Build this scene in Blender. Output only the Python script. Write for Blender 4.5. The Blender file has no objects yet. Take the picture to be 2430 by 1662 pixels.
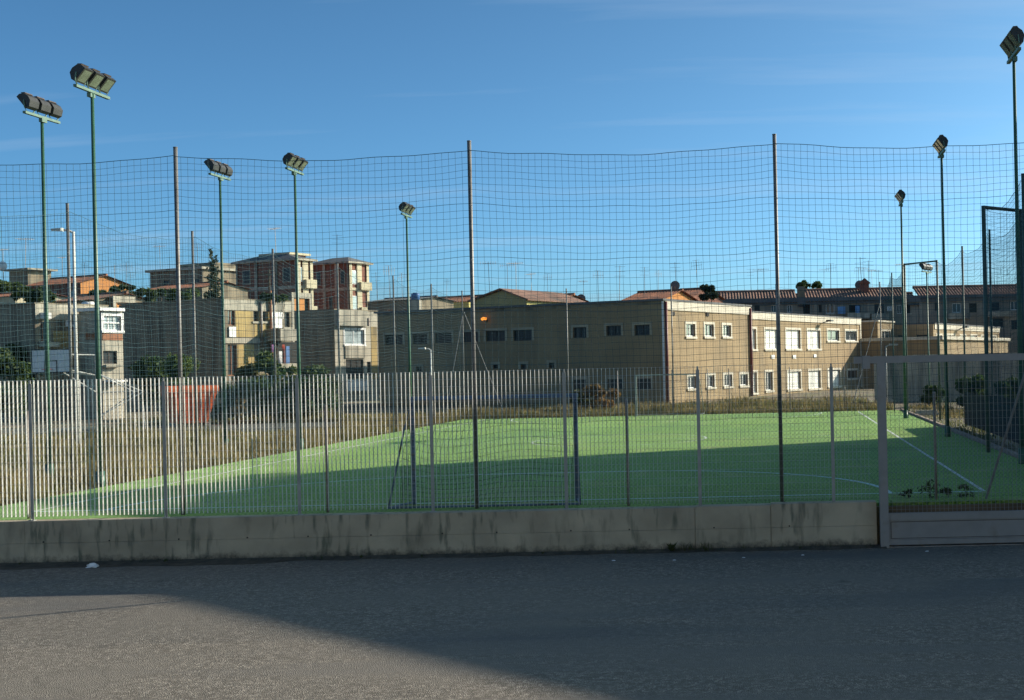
import bpy, math, random
import numpy as np
from mathutils import Matrix, Vector

# ------------------------------------------------------------------ camera, sky, sun, exposure
sc = bpy.context.scene
COL = sc.collection
EYE = 2.6                                   # camera height over the playing surface
FOC, PX, PY, ROLL = 2900.0, 1845.0, 856.0, 0.0215    # photo pixels: focal length, principal point; roll
cam_d = bpy.data.cameras.new('camera')
cam = bpy.data.objects.new('camera', cam_d); COL.objects.link(cam)
cam_d.sensor_fit = 'HORIZONTAL'; cam_d.sensor_width = 36.0
cam_d.lens = FOC / 2430 * 36
cam_d.shift_x = -(PX - 1215) / 2430
cam_d.shift_y = (PY - 831) / 2430
cam_d.clip_start = 0.1; cam_d.clip_end = 5000
_c, _s = math.cos(ROLL), math.sin(ROLL)
cam.matrix_world = Matrix(((_c, _s, 0, 0), (0, 0, -1, 0), (-_s, _c, 0, EYE), (0, 0, 0, 1)))
sc.camera = cam

SUN_AZ, SUN_EL = math.radians(27.0), math.radians(24.5)     # azimuth from +X towards +Y
SDIR = Vector((math.cos(SUN_AZ) * math.cos(SUN_EL), math.sin(SUN_AZ) * math.cos(SUN_EL), math.sin(SUN_EL)))
w = bpy.data.worlds.new('World'); sc.world = w; w.use_nodes = True
nt = w.node_tree; N = nt.nodes; L = nt.links
N.clear()
out = N.new('ShaderNodeOutputWorld'); bg = N.new('ShaderNodeBackground')
sky = N.new('ShaderNodeTexSky'); sky.sky_type = 'NISHITA'; sky.sun_disc = False
sky.sun_elevation = SUN_EL; sky.sun_rotation = math.pi / 2 - SUN_AZ
sky.altitude = 1500; sky.air_density = 0.6; sky.dust_density = 5.0; sky.ozone_density = 6.0
bg.inputs['Strength'].default_value = 0.1
tc = N.new('ShaderNodeTexCoord'); sep = N.new('ShaderNodeSeparateXYZ')
L.new(tc.outputs['Generated'], sep.inputs[0])
den = N.new('ShaderNodeMath'); den.operation = 'ADD'; den.inputs[1].default_value = 0.12
L.new(sep.outputs['Z'], den.inputs[0])
dx = N.new('ShaderNodeMath'); dx.operation = 'DIVIDE'; L.new(sep.outputs['X'], dx.inputs[0]); L.new(den.outputs[0], dx.inputs[1])
dy = N.new('ShaderNodeMath'); dy.operation = 'DIVIDE'; L.new(sep.outputs['Y'], dy.inputs[0]); L.new(den.outputs[0], dy.inputs[1])
cmb = N.new('ShaderNodeCombineXYZ'); L.new(dx.outputs[0], cmb.inputs[0]); L.new(dy.outputs[0], cmb.inputs[1])
mp = N.new('ShaderNodeMapping'); mp.inputs['Scale'].default_value = (0.35, 2.0, 1); mp.inputs['Rotation'].default_value = (0, 0, 0.10)
mp.inputs['Location'].default_value = (1.9, 4.6, 0)
L.new(cmb.outputs[0], mp.inputs[0])
cn = N.new('ShaderNodeTexNoise'); cn.inputs['Scale'].default_value = 1.6; cn.inputs['Detail'].default_value = 7; cn.inputs['Roughness'].default_value = 0.55
L.new(mp.outputs[0], cn.inputs['Vector'])
cr = N.new('ShaderNodeMapRange'); cr.inputs[1].default_value = 0.52; cr.inputs[2].default_value = 0.85; cr.inputs[3].default_value = 0.0; cr.inputs[4].default_value = 0.3
L.new(cn.outputs['Fac'], cr.inputs[0])
def cmul(src, rgb):
    m_ = N.new('ShaderNodeMix'); m_.data_type = 'RGBA'; m_.blend_type = 'MULTIPLY'; m_.inputs['Factor'].default_value = 1.0
    L.new(src, m_.inputs['A']); m_.inputs['B'].default_value = (*rgb, 1); return m_.outputs['Result']
gm = N.new('ShaderNodeGamma'); gm.inputs['Gamma'].default_value = 1.2          # a little more contrast between the deep and the pale sky
L.new(cmul(sky.outputs[0], (0.1, 0.1, 0.1)), gm.inputs['Color'])
graded = cmul(gm.outputs[0], (14.9, 18.8, 14.2))
mixc = N.new('ShaderNodeMix'); mixc.data_type = 'RGBA'
L.new(cr.outputs[0], mixc.inputs['Factor']); L.new(graded, mixc.inputs['A'])
mixc.inputs['B'].default_value = (4.0, 4.7, 5.6, 1)
L.new(mixc.outputs['Result'], bg.inputs['Color']); L.new(bg.outputs[0], out.inputs[0])

sun_d = bpy.data.lights.new('sun', 'SUN'); sun_d.energy = 4.6; sun_d.angle = math.radians(0.53); sun_d.color = (1.0, 0.9, 0.74)
sun = bpy.data.objects.new('sun', sun_d); COL.objects.link(sun)
sun.rotation_euler = SDIR.to_track_quat('Z', 'Y').to_euler(); sun.location = (30, 10, 40)
sc.view_settings.view_transform = 'Standard'; sc.view_settings.look = 'None'
sc.view_settings.exposure = 0.65; sc.view_settings.gamma = 1.0
sc.cycles.max_bounces = 6; sc.cycles.transparent_max_bounces = 8
sc.cycles.use_denoising = True; sc.cycles.denoiser = 'OPENIMAGEDENOISE'; sc.cycles.denoising_input_passes = 'RGB_ALBEDO_NORMAL'; sc.cycles.denoising_prefilter = 'ACCURATE'

# ------------------------------------------------------------------ helpers: photo pixel -> place in the world
rnd = random.Random(7)
def ray(x, y):
    ddx, ddy = x - PX, y - PY
    a = ddx * _c - ddy * _s; b = ddx * _s + ddy * _c
    return a / FOC, -b / FOC                       # X and Z per metre of depth
def at(x, y, Y):
    a, b = ray(x, y); return Vector((a * Y, Y, EYE + b * Y))
def gnd(x, y, z=0.0):
    a, b = ray(x, y); Y = (z - EYE) / b; return Vector((a * Y, Y, z))

# ------------------------------------------------------------------ helpers: meshes and objects
class MB:
    def __init__(s): s.v = []; s.f = []
    def quad(s, *p):
        n = len(s.v); s.v += [tuple(q) for q in p]; s.f.append(tuple(range(n, n + len(p)))); return s
    def hexa(s, p):                                 # 8 corners, bottom ring then top ring (ccw from above)
        n = len(s.v); s.v += [tuple(q) for q in p]
        s.f += [(n, n+3, n+2, n+1), (n+4, n+5, n+6, n+7), (n, n+1, n+5, n+4), (n+1, n+2, n+6, n+5), (n+2, n+3, n+7, n+6), (n+3, n, n+4, n+7)]
        return s
    def box(s, x0, x1, y0, y1, z0, z1):
        return s.hexa([(x0,y0,z0),(x1,y0,z0),(x1,y1,z0),(x0,y1,z0),(x0,y0,z1),(x1,y0,z1),(x1,y1,z1),(x0,y1,z1)])
    def tube(s, pts, r, n=6, r1=None, caps=True):
        pts = [Vector(p) for p in pts]; k = len(pts); base = len(s.v)
        for i, p in enumerate(pts):
            d = (pts[min(i+1, k-1)] - pts[max(i-1, 0)]).normalized()
            u = d.cross(Vector((0, 0, 1)) if abs(d.z) < 0.9 else Vector((0, 1, 0))).normalized(); v = d.cross(u)
            rr = r if r1 is None else r + (r1 - r) * i / (k - 1)
            for j in range(n):
                t = 2 * math.pi * (j + 0.5) / n
                s.v.append(tuple(p + (u * math.cos(t) + v * math.sin(t)) * rr))
        for i in range(k - 1):
            for j in range(n):
                a = base + i * n + j; b = base + i * n + (j + 1) % n
                s.f.append((a, a + n, b + n, b))
        if caps:
            s.f.append(tuple(base + j for j in range(n))); s.f.append(tuple(base + (k-1)*n + n - 1 - j for j in range(n)))
        return s
    def bar(s, p0, p1, wx, wy):                     # square bar between two points
        return s.tube([p0, p1], max(wx, wy) * 0.7071, 4)
    def prism(s, poly, d):                          # polygon of 3-D points pushed by vector d
        n = len(s.v); k = len(poly); d = Vector(d)
        s.v += [tuple(p) for p in poly] + [tuple(Vector(p) + d) for p in poly]
        s.f.append(tuple(range(n, n + k))); s.f.append(tuple(range(n + 2*k - 1, n + k - 1, -1)))
        for i in range(k):
            j = (i + 1) % k; s.f.append((n + i, n + k + i, n + k + j, n + j))
        return s
    def build(s, name, mat, parent=None, smooth=False, loc=None):
        me = bpy.data.meshes.new(name); me.from_pydata(s.v, [], s.f); me.update()
        if smooth: me.polygons.foreach_set('use_smooth', [True] * len(me.polygons))
        me.materials.append(mat)
        o = bpy.data.objects.new(name, me); COL.objects.link(o)
        if parent is not None: o.parent = parent
        if loc is not None: o.location = loc
        return o
def tag(o, label=None, cat=None, group=None, kind=None):
    if label: o['label'] = label
    if cat: o['category'] = cat
    if group: o['group'] = group
    if kind: o['kind'] = kind
    return o
def empty(name, loc=(0, 0, 0), rz=0.0):
    o = bpy.data.objects.new(name, None); COL.objects.link(o); o.location = loc; o.rotation_euler = (0, 0, rz)
    o.empty_display_size = 0.2
    return o
def copy_tree(o, parent=None):
    c = o.copy(); COL.objects.link(c); c.parent = parent
    for ch in o.children: copy_tree(ch, c)
    return c

# ------------------------------------------------------------------ helpers: materials
def M(name, col, rough=0.85, var=0.15, scale=2.0, bump=0.0, bscale=30.0, metal=0.0, col2=None, c2lo=0.45, c2hi=0.7, stretch=(1, 1, 1), c2scale=None, spec=0.4, coords='pos'):
    m = bpy.data.materials.new(name); m.use_nodes = True
    t = m.node_tree; n = t.nodes; l = t.links
    b = n['Principled BSDF']; b.inputs['Roughness'].default_value = rough; b.inputs['Metallic'].default_value = metal
    b.inputs['Specular IOR Level'].default_value = spec
    if coords == 'pos':
        g = n.new('ShaderNodeNewGeometry'); src = g.outputs['Position']
    else:
        g = n.new('ShaderNodeTexCoord'); src = g.outputs['Object']
    nz = n.new('ShaderNodeTexNoise'); nz.inputs['Scale'].default_value = scale; nz.inputs['Detail'].default_value = 6
    l.new(src, nz.inputs['Vector'])
    mx = n.new('ShaderNodeMix'); mx.data_type = 'RGBA'
    mr = n.new('ShaderNodeMapRange'); mr.inputs[1].default_value = 0.3; mr.inputs[2].default_value = 0.7
    l.new(nz.outputs['Fac'], mr.inputs[0]); l.new(mr.outputs[0], mx.inputs['Factor'])
    mx.inputs['A'].default_value = (*[c * (1 - var) for c in col], 1); mx.inputs['B'].default_value = (*[min(1, c * (1 + var)) for c in col], 1)
    last = mx.outputs['Result']
    if col2 is not None:
        mp_ = n.new('ShaderNodeMapping'); mp_.inputs['Scale'].default_value = stretch; l.new(src, mp_.inputs[0])
        n2 = n.new('ShaderNodeTexNoise'); n2.inputs['Scale'].default_value = c2scale or scale; n2.inputs['Detail'].default_value = 5
        l.new(mp_.outputs[0], n2.inputs['Vector'])
        r2 = n.new('ShaderNodeMapRange'); r2.inputs[1].default_value = c2lo; r2.inputs[2].default_value = c2hi
        l.new(n2.outputs['Fac'], r2.inputs[0])
        m2 = n.new('ShaderNodeMix'); m2.data_type = 'RGBA'; l.new(r2.outputs[0], m2.inputs['Factor'])
        l.new(last, m2.inputs['A']); m2.inputs['B'].default_value = (*col2, 1); last = m2.outputs['Result']
    l.new(last, b.inputs['Base Color'])
    if bump:
        n3 = n.new('ShaderNodeTexNoise'); n3.inputs['Scale'].default_value = bscale; n3.inputs['Detail'].default_value = 4
        l.new(src, n3.inputs['Vector'])
        bp = n.new('ShaderNodeBump'); bp.inputs['Strength'].default_value = bump; bp.inputs['Distance'].default_value = 0.02
        l.new(n3.outputs['Fac'], bp.inputs['Height']); l.new(bp.outputs[0], b.inputs['Normal'])
    return m
# ------------------------------------------------------------------ materials
post_steel = M('fence_post_steel', (0.33, 0.33, 0.31), 0.6, 0.15, 5, metal=0.15)
galv = M('galvanised_steel', (0.47, 0.47, 0.45), 0.6, 0.18, 5, metal=0.2, col2=(0.30, 0.27, 0.23), c2lo=0.55, c2hi=0.8, stretch=(4, 4, 0.8), c2scale=1.5)
galv_dull = M('weathered_steel_post', (0.30, 0.27, 0.24), 0.6, 0.2, 5, metal=0.2, col2=(0.20, 0.12, 0.08), c2lo=0.5, c2hi=0.75, stretch=(3, 3, 0.4))
gate_grey = M('grey_gate_paint', (0.25, 0.25, 0.25), 0.5, 0.1, 3, metal=0.1, col2=(0.17, 0.15, 0.13), c2lo=0.55, c2hi=0.85)
green_paint = M('dark_green_paint', (0.035, 0.10, 0.06), 0.4, 0.2, 4)
green_bar = M('pale_green_bracket', (0.11, 0.18, 0.13), 0.5, 0.15, 6)
lamp_black = M('lamp_housing', (0.035, 0.033, 0.03), 0.5, 0.3, 5)
lamp_rust = M('lamp_reflector_back', (0.10, 0.075, 0.06), 0.5, 0.3, 8)
lamp_glass = M('lamp_glass', (0.15, 0.17, 0.125), 0.12, 0.2, 6)
net_mat = M('blue_green_netting', (0.012, 0.05, 0.062), 0.7, 0.2, 2)
net_dark = M('goal_netting', (0.03, 0.035, 0.035), 0.8, 0.2, 2)
rope_mat = M('net_rope', (0.014, 0.065, 0.085), 0.7, 0.2, 2)
wire_mat = M('fence_wire', (0.06, 0.07, 0.07), 0.55, 0.2, 2, metal=0.3)
goal_paint = M('dark_blue_goal_paint', (0.12, 0.18, 0.28), 0.5, 0.3, 5, col2=(0.10, 0.06, 0.04), c2lo=0.55, c2hi=0.7)
goal_far = M('pale_goal_paint', (0.36, 0.37, 0.36), 0.5, 0.2, 5)
line_white = M('pitch_line', (0.62, 0.66, 0.60), 0.9, 0.12, 8, col2=(0.30, 0.38, 0.28), c2lo=0.45, c2hi=0.75, c2scale=6)
line_blue = M('penalty_line', (0.5, 0.66, 0.64), 0.9, 0.12, 8, col2=(0.16, 0.3, 0.24), c2lo=0.5, c2hi=0.75, c2scale=6)
stucco = M('tan_stucco', (0.29, 0.207, 0.115), 0.9, 0.14, 0.5, bump=0.12, bscale=9, col2=(0.19, 0.145, 0.092), c2lo=0.52, c2hi=0.82, stretch=(1, 1, 0.18), c2scale=0.7)
front_trim = M('shaded_window_surround', (0.36, 0.30, 0.21), 0.9, 0.15, 1.2)  # darker copy of the pale trim; the front's shade is in its colour
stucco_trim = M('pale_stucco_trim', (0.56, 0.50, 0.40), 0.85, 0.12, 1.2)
shutter_white = M('white_roller_shutter', (0.72, 0.70, 0.64), 0.6, 0.06, 2)
glass = M('window_glass', (0.05, 0.06, 0.065), 0.1, 0.3, 0.6, spec=0.6)
dark_glass = M('dim_window_glass', (0.025, 0.026, 0.028), 0.35, 0.3, 0.6, spec=0.25)
dark_frame = M('dark_window_frame', (0.05, 0.045, 0.04), 0.7, 0.3, 1)
glass_pale = M('curtained_glass', (0.34, 0.40, 0.41), 0.2, 0.3, 1.5, spec=0.6)
void = M('dark_opening', (0.03, 0.028, 0.026), 0.9, 0.3, 1)
red_pipe = M('dark_red_pipe', (0.13, 0.028, 0.028), 0.5, 0.15, 3)
white_paint = M('white_paint', (0.74, 0.73, 0.70), 0.6, 0.06, 2)
concrete = M('weathered_concrete', (0.41, 0.37, 0.29), 0.92, 0.16, 0.9, bump=0.25, bscale=7, col2=(0.13, 0.125, 0.105), c2lo=0.46, c2hi=0.74, stretch=(1.6, 1.6, 0.22), c2scale=1.1)
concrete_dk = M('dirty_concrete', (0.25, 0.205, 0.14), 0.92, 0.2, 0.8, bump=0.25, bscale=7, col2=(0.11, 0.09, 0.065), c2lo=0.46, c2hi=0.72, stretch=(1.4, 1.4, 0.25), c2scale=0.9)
ochre = M('ochre_plaster', (0.40, 0.29, 0.12), 0.92, 0.15, 0.8, col2=(0.17, 0.135, 0.08), c2lo=0.48, c2hi=0.72, stretch=(1, 1, 0.35), c2scale=0.9)
orange_pl = M('orange_plaster', (0.52, 0.225, 0.07), 0.92, 0.12, 1.2, col2=(0.30, 0.16, 0.07), c2lo=0.52, c2hi=0.8)
cream_pl = M('cream_plaster', (0.50, 0.44, 0.30), 0.9, 0.1, 1.0)
olive_pl = M('olive_plaster', (0.26, 0.25, 0.13), 0.9, 0.1, 1.0)
yellow_pl = M('yellow_plaster', (0.55, 0.47, 0.17), 0.9, 0.1, 1.0)
brown_panel = M('rust_brown_panel', (0.28, 0.12, 0.06), 0.8, 0.2, 3)
brick = M('dull_brick', (0.20, 0.085, 0.058), 0.92, 0.2, 2.5, col2=(0.27, 0.12, 0.075), c2lo=0.5, c2hi=0.8)
tile_red = M('terracotta_tiles', (0.30, 0.125, 0.07), 0.9, 0.25, 1.2, col2=(0.15, 0.08, 0.06), c2lo=0.45, c2hi=0.7, c2scale=0.8)
tile_dark = M('weathered_tiles', (0.22, 0.12, 0.085), 0.9, 0.3, 1.0, col2=(0.10, 0.075, 0.06), c2lo=0.45, c2hi=0.7, c2scale=0.6)
rowhouse = M('grey_beige_render', (0.27, 0.235, 0.185), 0.92, 0.14, 0.5, col2=(0.15, 0.13, 0.11), c2lo=0.46, c2hi=0.75, stretch=(1, 1, 0.3), c2scale=0.5)
grey_roof = M('grey_roof_felt', (0.12, 0.12, 0.12), 0.9, 0.2, 0.7)
skip_red = M('orange_red_skip_paint', (0.66, 0.13, 0.035), 0.55, 0.2, 2, col2=(0.42, 0.085, 0.03), c2lo=0.55, c2hi=0.8)
board_grey = M('backboard_grey', (0.7, 0.72, 0.70), 0.6, 0.1, 2)
black_paint = M('black_paint', (0.02, 0.02, 0.02), 0.5, 0.2, 3)
pale_steel = M('pale_steel', (0.58, 0.57, 0.52), 0.5, 0.1, 3)
cloth_blue = M('blue_laundry', (0.16, 0.30, 0.50), 0.9, 0.2, 2)
cloth_white = M('white_laundry', (0.72, 0.70, 0.68), 0.9, 0.1, 2)
cloth_red = M('red_laundry', (0.42, 0.08, 0.05), 0.9, 0.2, 2)
cloth_purple = M('purple_laundry', (0.22, 0.10, 0.22), 0.9, 0.2, 2)
tank_blue = M('blue_water_tank', (0.05, 0.14, 0.34), 0.5, 0.15, 2)
bark = M('bark', (0.10, 0.075, 0.05), 0.95, 0.3, 8)
def leafmat(name, c, c2, tl=0.35):
    m = M(name, c, 0.7, 0.3, 0.9, col2=c2, c2lo=0.42, c2hi=0.66, c2scale=1.4, spec=0.3)
    b = m.node_tree.nodes['Principled BSDF']
    n = m.node_tree.nodes; l = m.node_tree.links                 # thin blades and leaves let the low sun through
    tr_ = n.new('ShaderNodeBsdfTranslucent'); mx_ = n.new('ShaderNodeMixShader'); mx_.inputs[0].default_value = tl
    l.new(b.inputs['Base Color'].links[0].from_socket, tr_.inputs['Color']); l.new(b.outputs[0], mx_.inputs[1]); l.new(tr_.outputs[0], mx_.inputs[2])
    l.new(mx_.outputs[0], n['Material Output'].inputs['Surface'])
    return m
leaf_dark = leafmat('dark_leaves', (0.035, 0.065, 0.018), (0.07, 0.10, 0.025))
leaf_mid = leafmat('green_leaves', (0.06, 0.105, 0.025), (0.12, 0.15, 0.035))
leaf_olive = leafmat('olive_leaves', (0.075, 0.09, 0.03), (0.15, 0.13, 0.04))
leaf_dry = leafmat('dried_leaves', (0.26, 0.15, 0.05), (0.13, 0.10, 0.035))
conifer_mat = leafmat('conifer_needles', (0.022, 0.035, 0.016), (0.04, 0.05, 0.022))
straw = leafmat('straw', (0.30, 0.225, 0.095), (0.17, 0.145, 0.06))
straw_green = leafmat('green_straw', (0.17, 0.17, 0.05), (0.08, 0.095, 0.03))
weed_dark = leafmat('weeds', (0.045, 0.06, 0.02), (0.09, 0.09, 0.03))
litter_mat = M('white_plastic', (0.75, 0.76, 0.78), 0.5, 0.1, 10)
soil = M('dry_soil', (0.17, 0.13, 0.085), 0.95, 0.3, 0.6, bump=0.4, bscale=6, col2=(0.13, 0.13, 0.055), c2lo=0.45, c2hi=0.65, c2scale=0.35)
court_mat = M('shaded_court_asphalt', (0.075, 0.08, 0.065), 0.95, 0.15, 0.6)  # dark base colour stands in for shade lying on the court
kerb_mat = M('kerb_concrete', (0.33, 0.24, 0.19), 0.9, 0.2, 2)

def turf_material():
    m = bpy.data.materials.new('artificial_turf'); m.use_nodes = True
    t = m.node_tree; n = t.nodes; l = t.links; b = n['Principled BSDF']
    b.inputs['Roughness'].default_value = 0.85; b.inputs['Specular IOR Level'].default_value = 0.25
    b.inputs['Sheen Weight'].default_value = 0.25; b.inputs['Sheen Tint'].default_value = (0.6, 0.9, 0.4, 1)
    g = n.new('ShaderNodeNewGeometry')
    def noise(sc_, st=(1, 1, 1), det=5):
        mp_ = n.new('ShaderNodeMapping'); mp_.inputs['Scale'].default_value = st; l.new(g.outputs['Position'], mp_.inputs[0])
        z = n.new('ShaderNodeTexNoise'); z.inputs['Scale'].default_value = sc_; z.inputs['Detail'].default_value = det
        l.new(mp_.outputs[0], z.inputs['Vector']); return z.outputs['Fac']
    def mix(f, lo, hi, A, B):
        r = n.new('ShaderNodeMapRange'); r.inputs[1].default_value = lo; r.inputs[2].default_value = hi; l.new(f, r.inputs[0])
        x = n.new('ShaderNodeMix'); x.data_type = 'RGBA'; l.new(r.outputs[0], x.inputs['Factor'])
        for k, q in (('A', A), ('B', B)):
            if isinstance(q, tuple): x.inputs[k].default_value = (*q, 1)
            else: l.new(q, x.inputs[k])
        return x.outputs['Result']
    c = mix(noise(22, (1, 0.5, 1)), 0.40, 0.60, (0.065, 0.14, 0.022), (0.255, 0.40, 0.075))
    c = mix(noise(0.35), 0.5, 0.75, c, (0.19, 0.33, 0.09))
    c = mix(noise(0.9, (1, 1, 1)), 0.62, 0.8, c, (0.20, 0.27, 0.12))
    c = mix(noise(1.1, (1, 0.6, 1), 8), 0.54, 0.72, c, (0.27, 0.32, 0.11))           # sand drifts
    sx = n.new('ShaderNodeSeparateXYZ'); l.new(g.outputs['Position'], sx.inputs[0])
    def mth(op, a, v=None):
        q = n.new('ShaderNodeMath'); q.operation = op
        if isinstance(a, (int, float)): q.inputs[0].default_value = a
        else: l.new(a, q.inputs[0])
        if v is not None:
            if isinstance(v, (int, float)): q.inputs[1].default_value = v
            else: l.new(v, q.inputs[1])
        return q.outputs[0]
    # glued seams every four metres along the pitch
    sm = mth('LESS_THAN', mth('ABSOLUTE', mth('SUBTRACT', mth('FRACT', mth('MULTIPLY', sx.outputs['X'], 0.25)), 0.5)), 0.006)
    c = mix(mth('MULTIPLY', sm, 0.55), 0, 1, c, (0.10, 0.17, 0.05))
    # worn goalmouths
    for gy in (24.9, 58.7):
        d2 = mth('ADD', mth('POWER', mth('MULTIPLY', mth('ADD', sx.outputs['X'], 5.45), 0.55), 2.0), mth('POWER', mth('SUBTRACT', sx.outputs['Y'], gy), 2.0))
        wn = mth('SUBTRACT', mth('ADD', mth('MULTIPLY', noise(1.3, (1, 1, 1), 6), 3.2), -0.6), d2)
        c = mix(wn, 0.0, 1.4, c, (0.24, 0.28, 0.13))
    # darker traffic smear
    c = mix(noise(0.16, (1, 0.5, 1), 6), 0.48, 0.62, c, mix(noise(22, (1, 0.5, 1)), 0.40, 0.60, (0.055, 0.125, 0.025), (0.17, 0.31, 0.075)))
    l.new(c, b.inputs['Base Color'])
    bp = n.new('ShaderNodeBump'); bp.inputs['Strength'].default_value = 0.9; bp.inputs['Distance'].default_value = 0.03
    l.new(noise(38, (1, 1, 1), 3), bp.inputs['Height']); l.new(bp.outputs[0], b.inputs['Normal'])
    return m
turf_mat = turf_material()

def asphalt_material():
    m = bpy.data.materials.new('road_asphalt'); m.use_nodes = True
    t = m.node_tree; n = t.nodes; l = t.links; b = n['Principled BSDF']
    b.inputs['Roughness'].default_value = 0.93; b.inputs['Specular IOR Level'].default_value = 0.25
    g = n.new('ShaderNodeNewGeometry'); P = g.outputs['Position']
    def noise(s_, det=4, st=(1, 1, 1)):
        mp_ = n.new('ShaderNodeMapping'); mp_.inputs['Scale'].default_value = st; l.new(P, mp_.inputs[0])
        z = n.new('ShaderNodeTexNoise'); z.inputs['Scale'].default_value = s_; z.inputs['Detail'].default_value = det; l.new(mp_.outputs[0], z.inputs['Vector']); return z.outputs['Fac']
    def mix(f, lo, hi, A, B):
        r = n.new('ShaderNodeMapRange'); r.inputs[1].default_value = lo; r.inputs[2].default_value = hi; l.new(f, r.inputs[0])
        x = n.new('ShaderNodeMix'); x.data_type = 'RGBA'; l.new(r.outputs[0], x.inputs['Factor'])
        for k, q in (('A', A), ('B', B)):
            if isinstance(q, tuple): x.inputs[k].default_value = (*q, 1)
            else: l.new(q, x.inputs[k])
        return x.outputs['Result']
    vo = n.new('ShaderNodeTexVoronoi'); vo.inputs['Scale'].default_value = 75; l.new(P, vo.inputs['Vector'])
    spk = n.new('ShaderNodeSeparateColor'); l.new(vo.outputs['Color'], spk.inputs[0])
    c = mix(spk.outputs[0], 0.0, 1.0, (0.085, 0.077, 0.067), (0.38, 0.336, 0.28))
    c = mix(noise(14, 4), 0.36, 0.64, (0.135, 0.119, 0.099), c)
    c = mix(noise(0.5, 6), 0.45, 0.75, c, (0.19, 0.17, 0.143))
    c = mix(noise(0.28, 5, (0.5, 1.6, 1)), 0.56, 0.72, c, (0.12, 0.118, 0.114))
    c = mix(noise(0.7, 6, (0.16, 2.2, 1)), 0.52, 0.74, c, (0.17, 0.155, 0.137))      # streaks along the traffic
    c = mix(noise(1.6, 7), 0.68, 0.84, c, (0.075, 0.07, 0.064))                        # oil and damp spots
    wv = n.new('ShaderNodeTexVoronoi'); wv.feature = 'DISTANCE_TO_EDGE'; wv.inputs['Scale'].default_value = 0.33
    mpw = n.new('ShaderNodeMapping'); mpw.inputs['Scale'].default_value = (0.55, 1.0, 1); 
    nzw = n.new('ShaderNodeTexNoise'); nzw.inputs['Scale'].default_value = 1.7; nzw.inputs['Detail'].default_value = 6; l.new(P, nzw.inputs['Vector'])
    ad = n.new('ShaderNodeVectorMath'); ad.operation = 'MULTIPLY_ADD'; l.new(nzw.outputs['Color'], ad.inputs[0]); ad.inputs[1].default_value = (0.9, 0.9, 0); l.new(P, ad.inputs[2])
    l.new(ad.outputs[0], mpw.inputs[0]); l.new(mpw.outputs[0], wv.inputs['Vector'])
    ck = n.new('ShaderNodeMapRange'); ck.inputs[1].default_value = 0.0; ck.inputs[2].default_value = 0.006; ck.inputs[3].default_value = 0.22; ck.inputs[4].default_value = 0.0; l.new(wv.outputs['Distance'], ck.inputs[0])
    msk = n.new('ShaderNodeMath'); msk.operation = 'MULTIPLY'; l.new(ck.outputs[0], msk.inputs[0])
    gt_ = n.new('ShaderNodeMath'); gt_.operation = 'GREATER_THAN'; gt_.inputs[1].default_value = 0.62; l.new(noise(0.25, 3), gt_.inputs[0]); l.new(gt_.outputs[0], msk.inputs[1])
    c = mix(msk.outputs[0], 0, 1, c, (0.035, 0.033, 0.03))
    l.new(c, b.inputs['Base Color'])
    bp = n.new('ShaderNodeBump'); bp.inputs['Strength'].default_value = 0.85; bp.inputs['Distance'].default_value = 0.012
    l.new(vo.outputs['Distance'], bp.inputs['Height']); l.new(bp.outputs[0], b.inputs['Normal'])
    return m
asphalt = asphalt_material()

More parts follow.
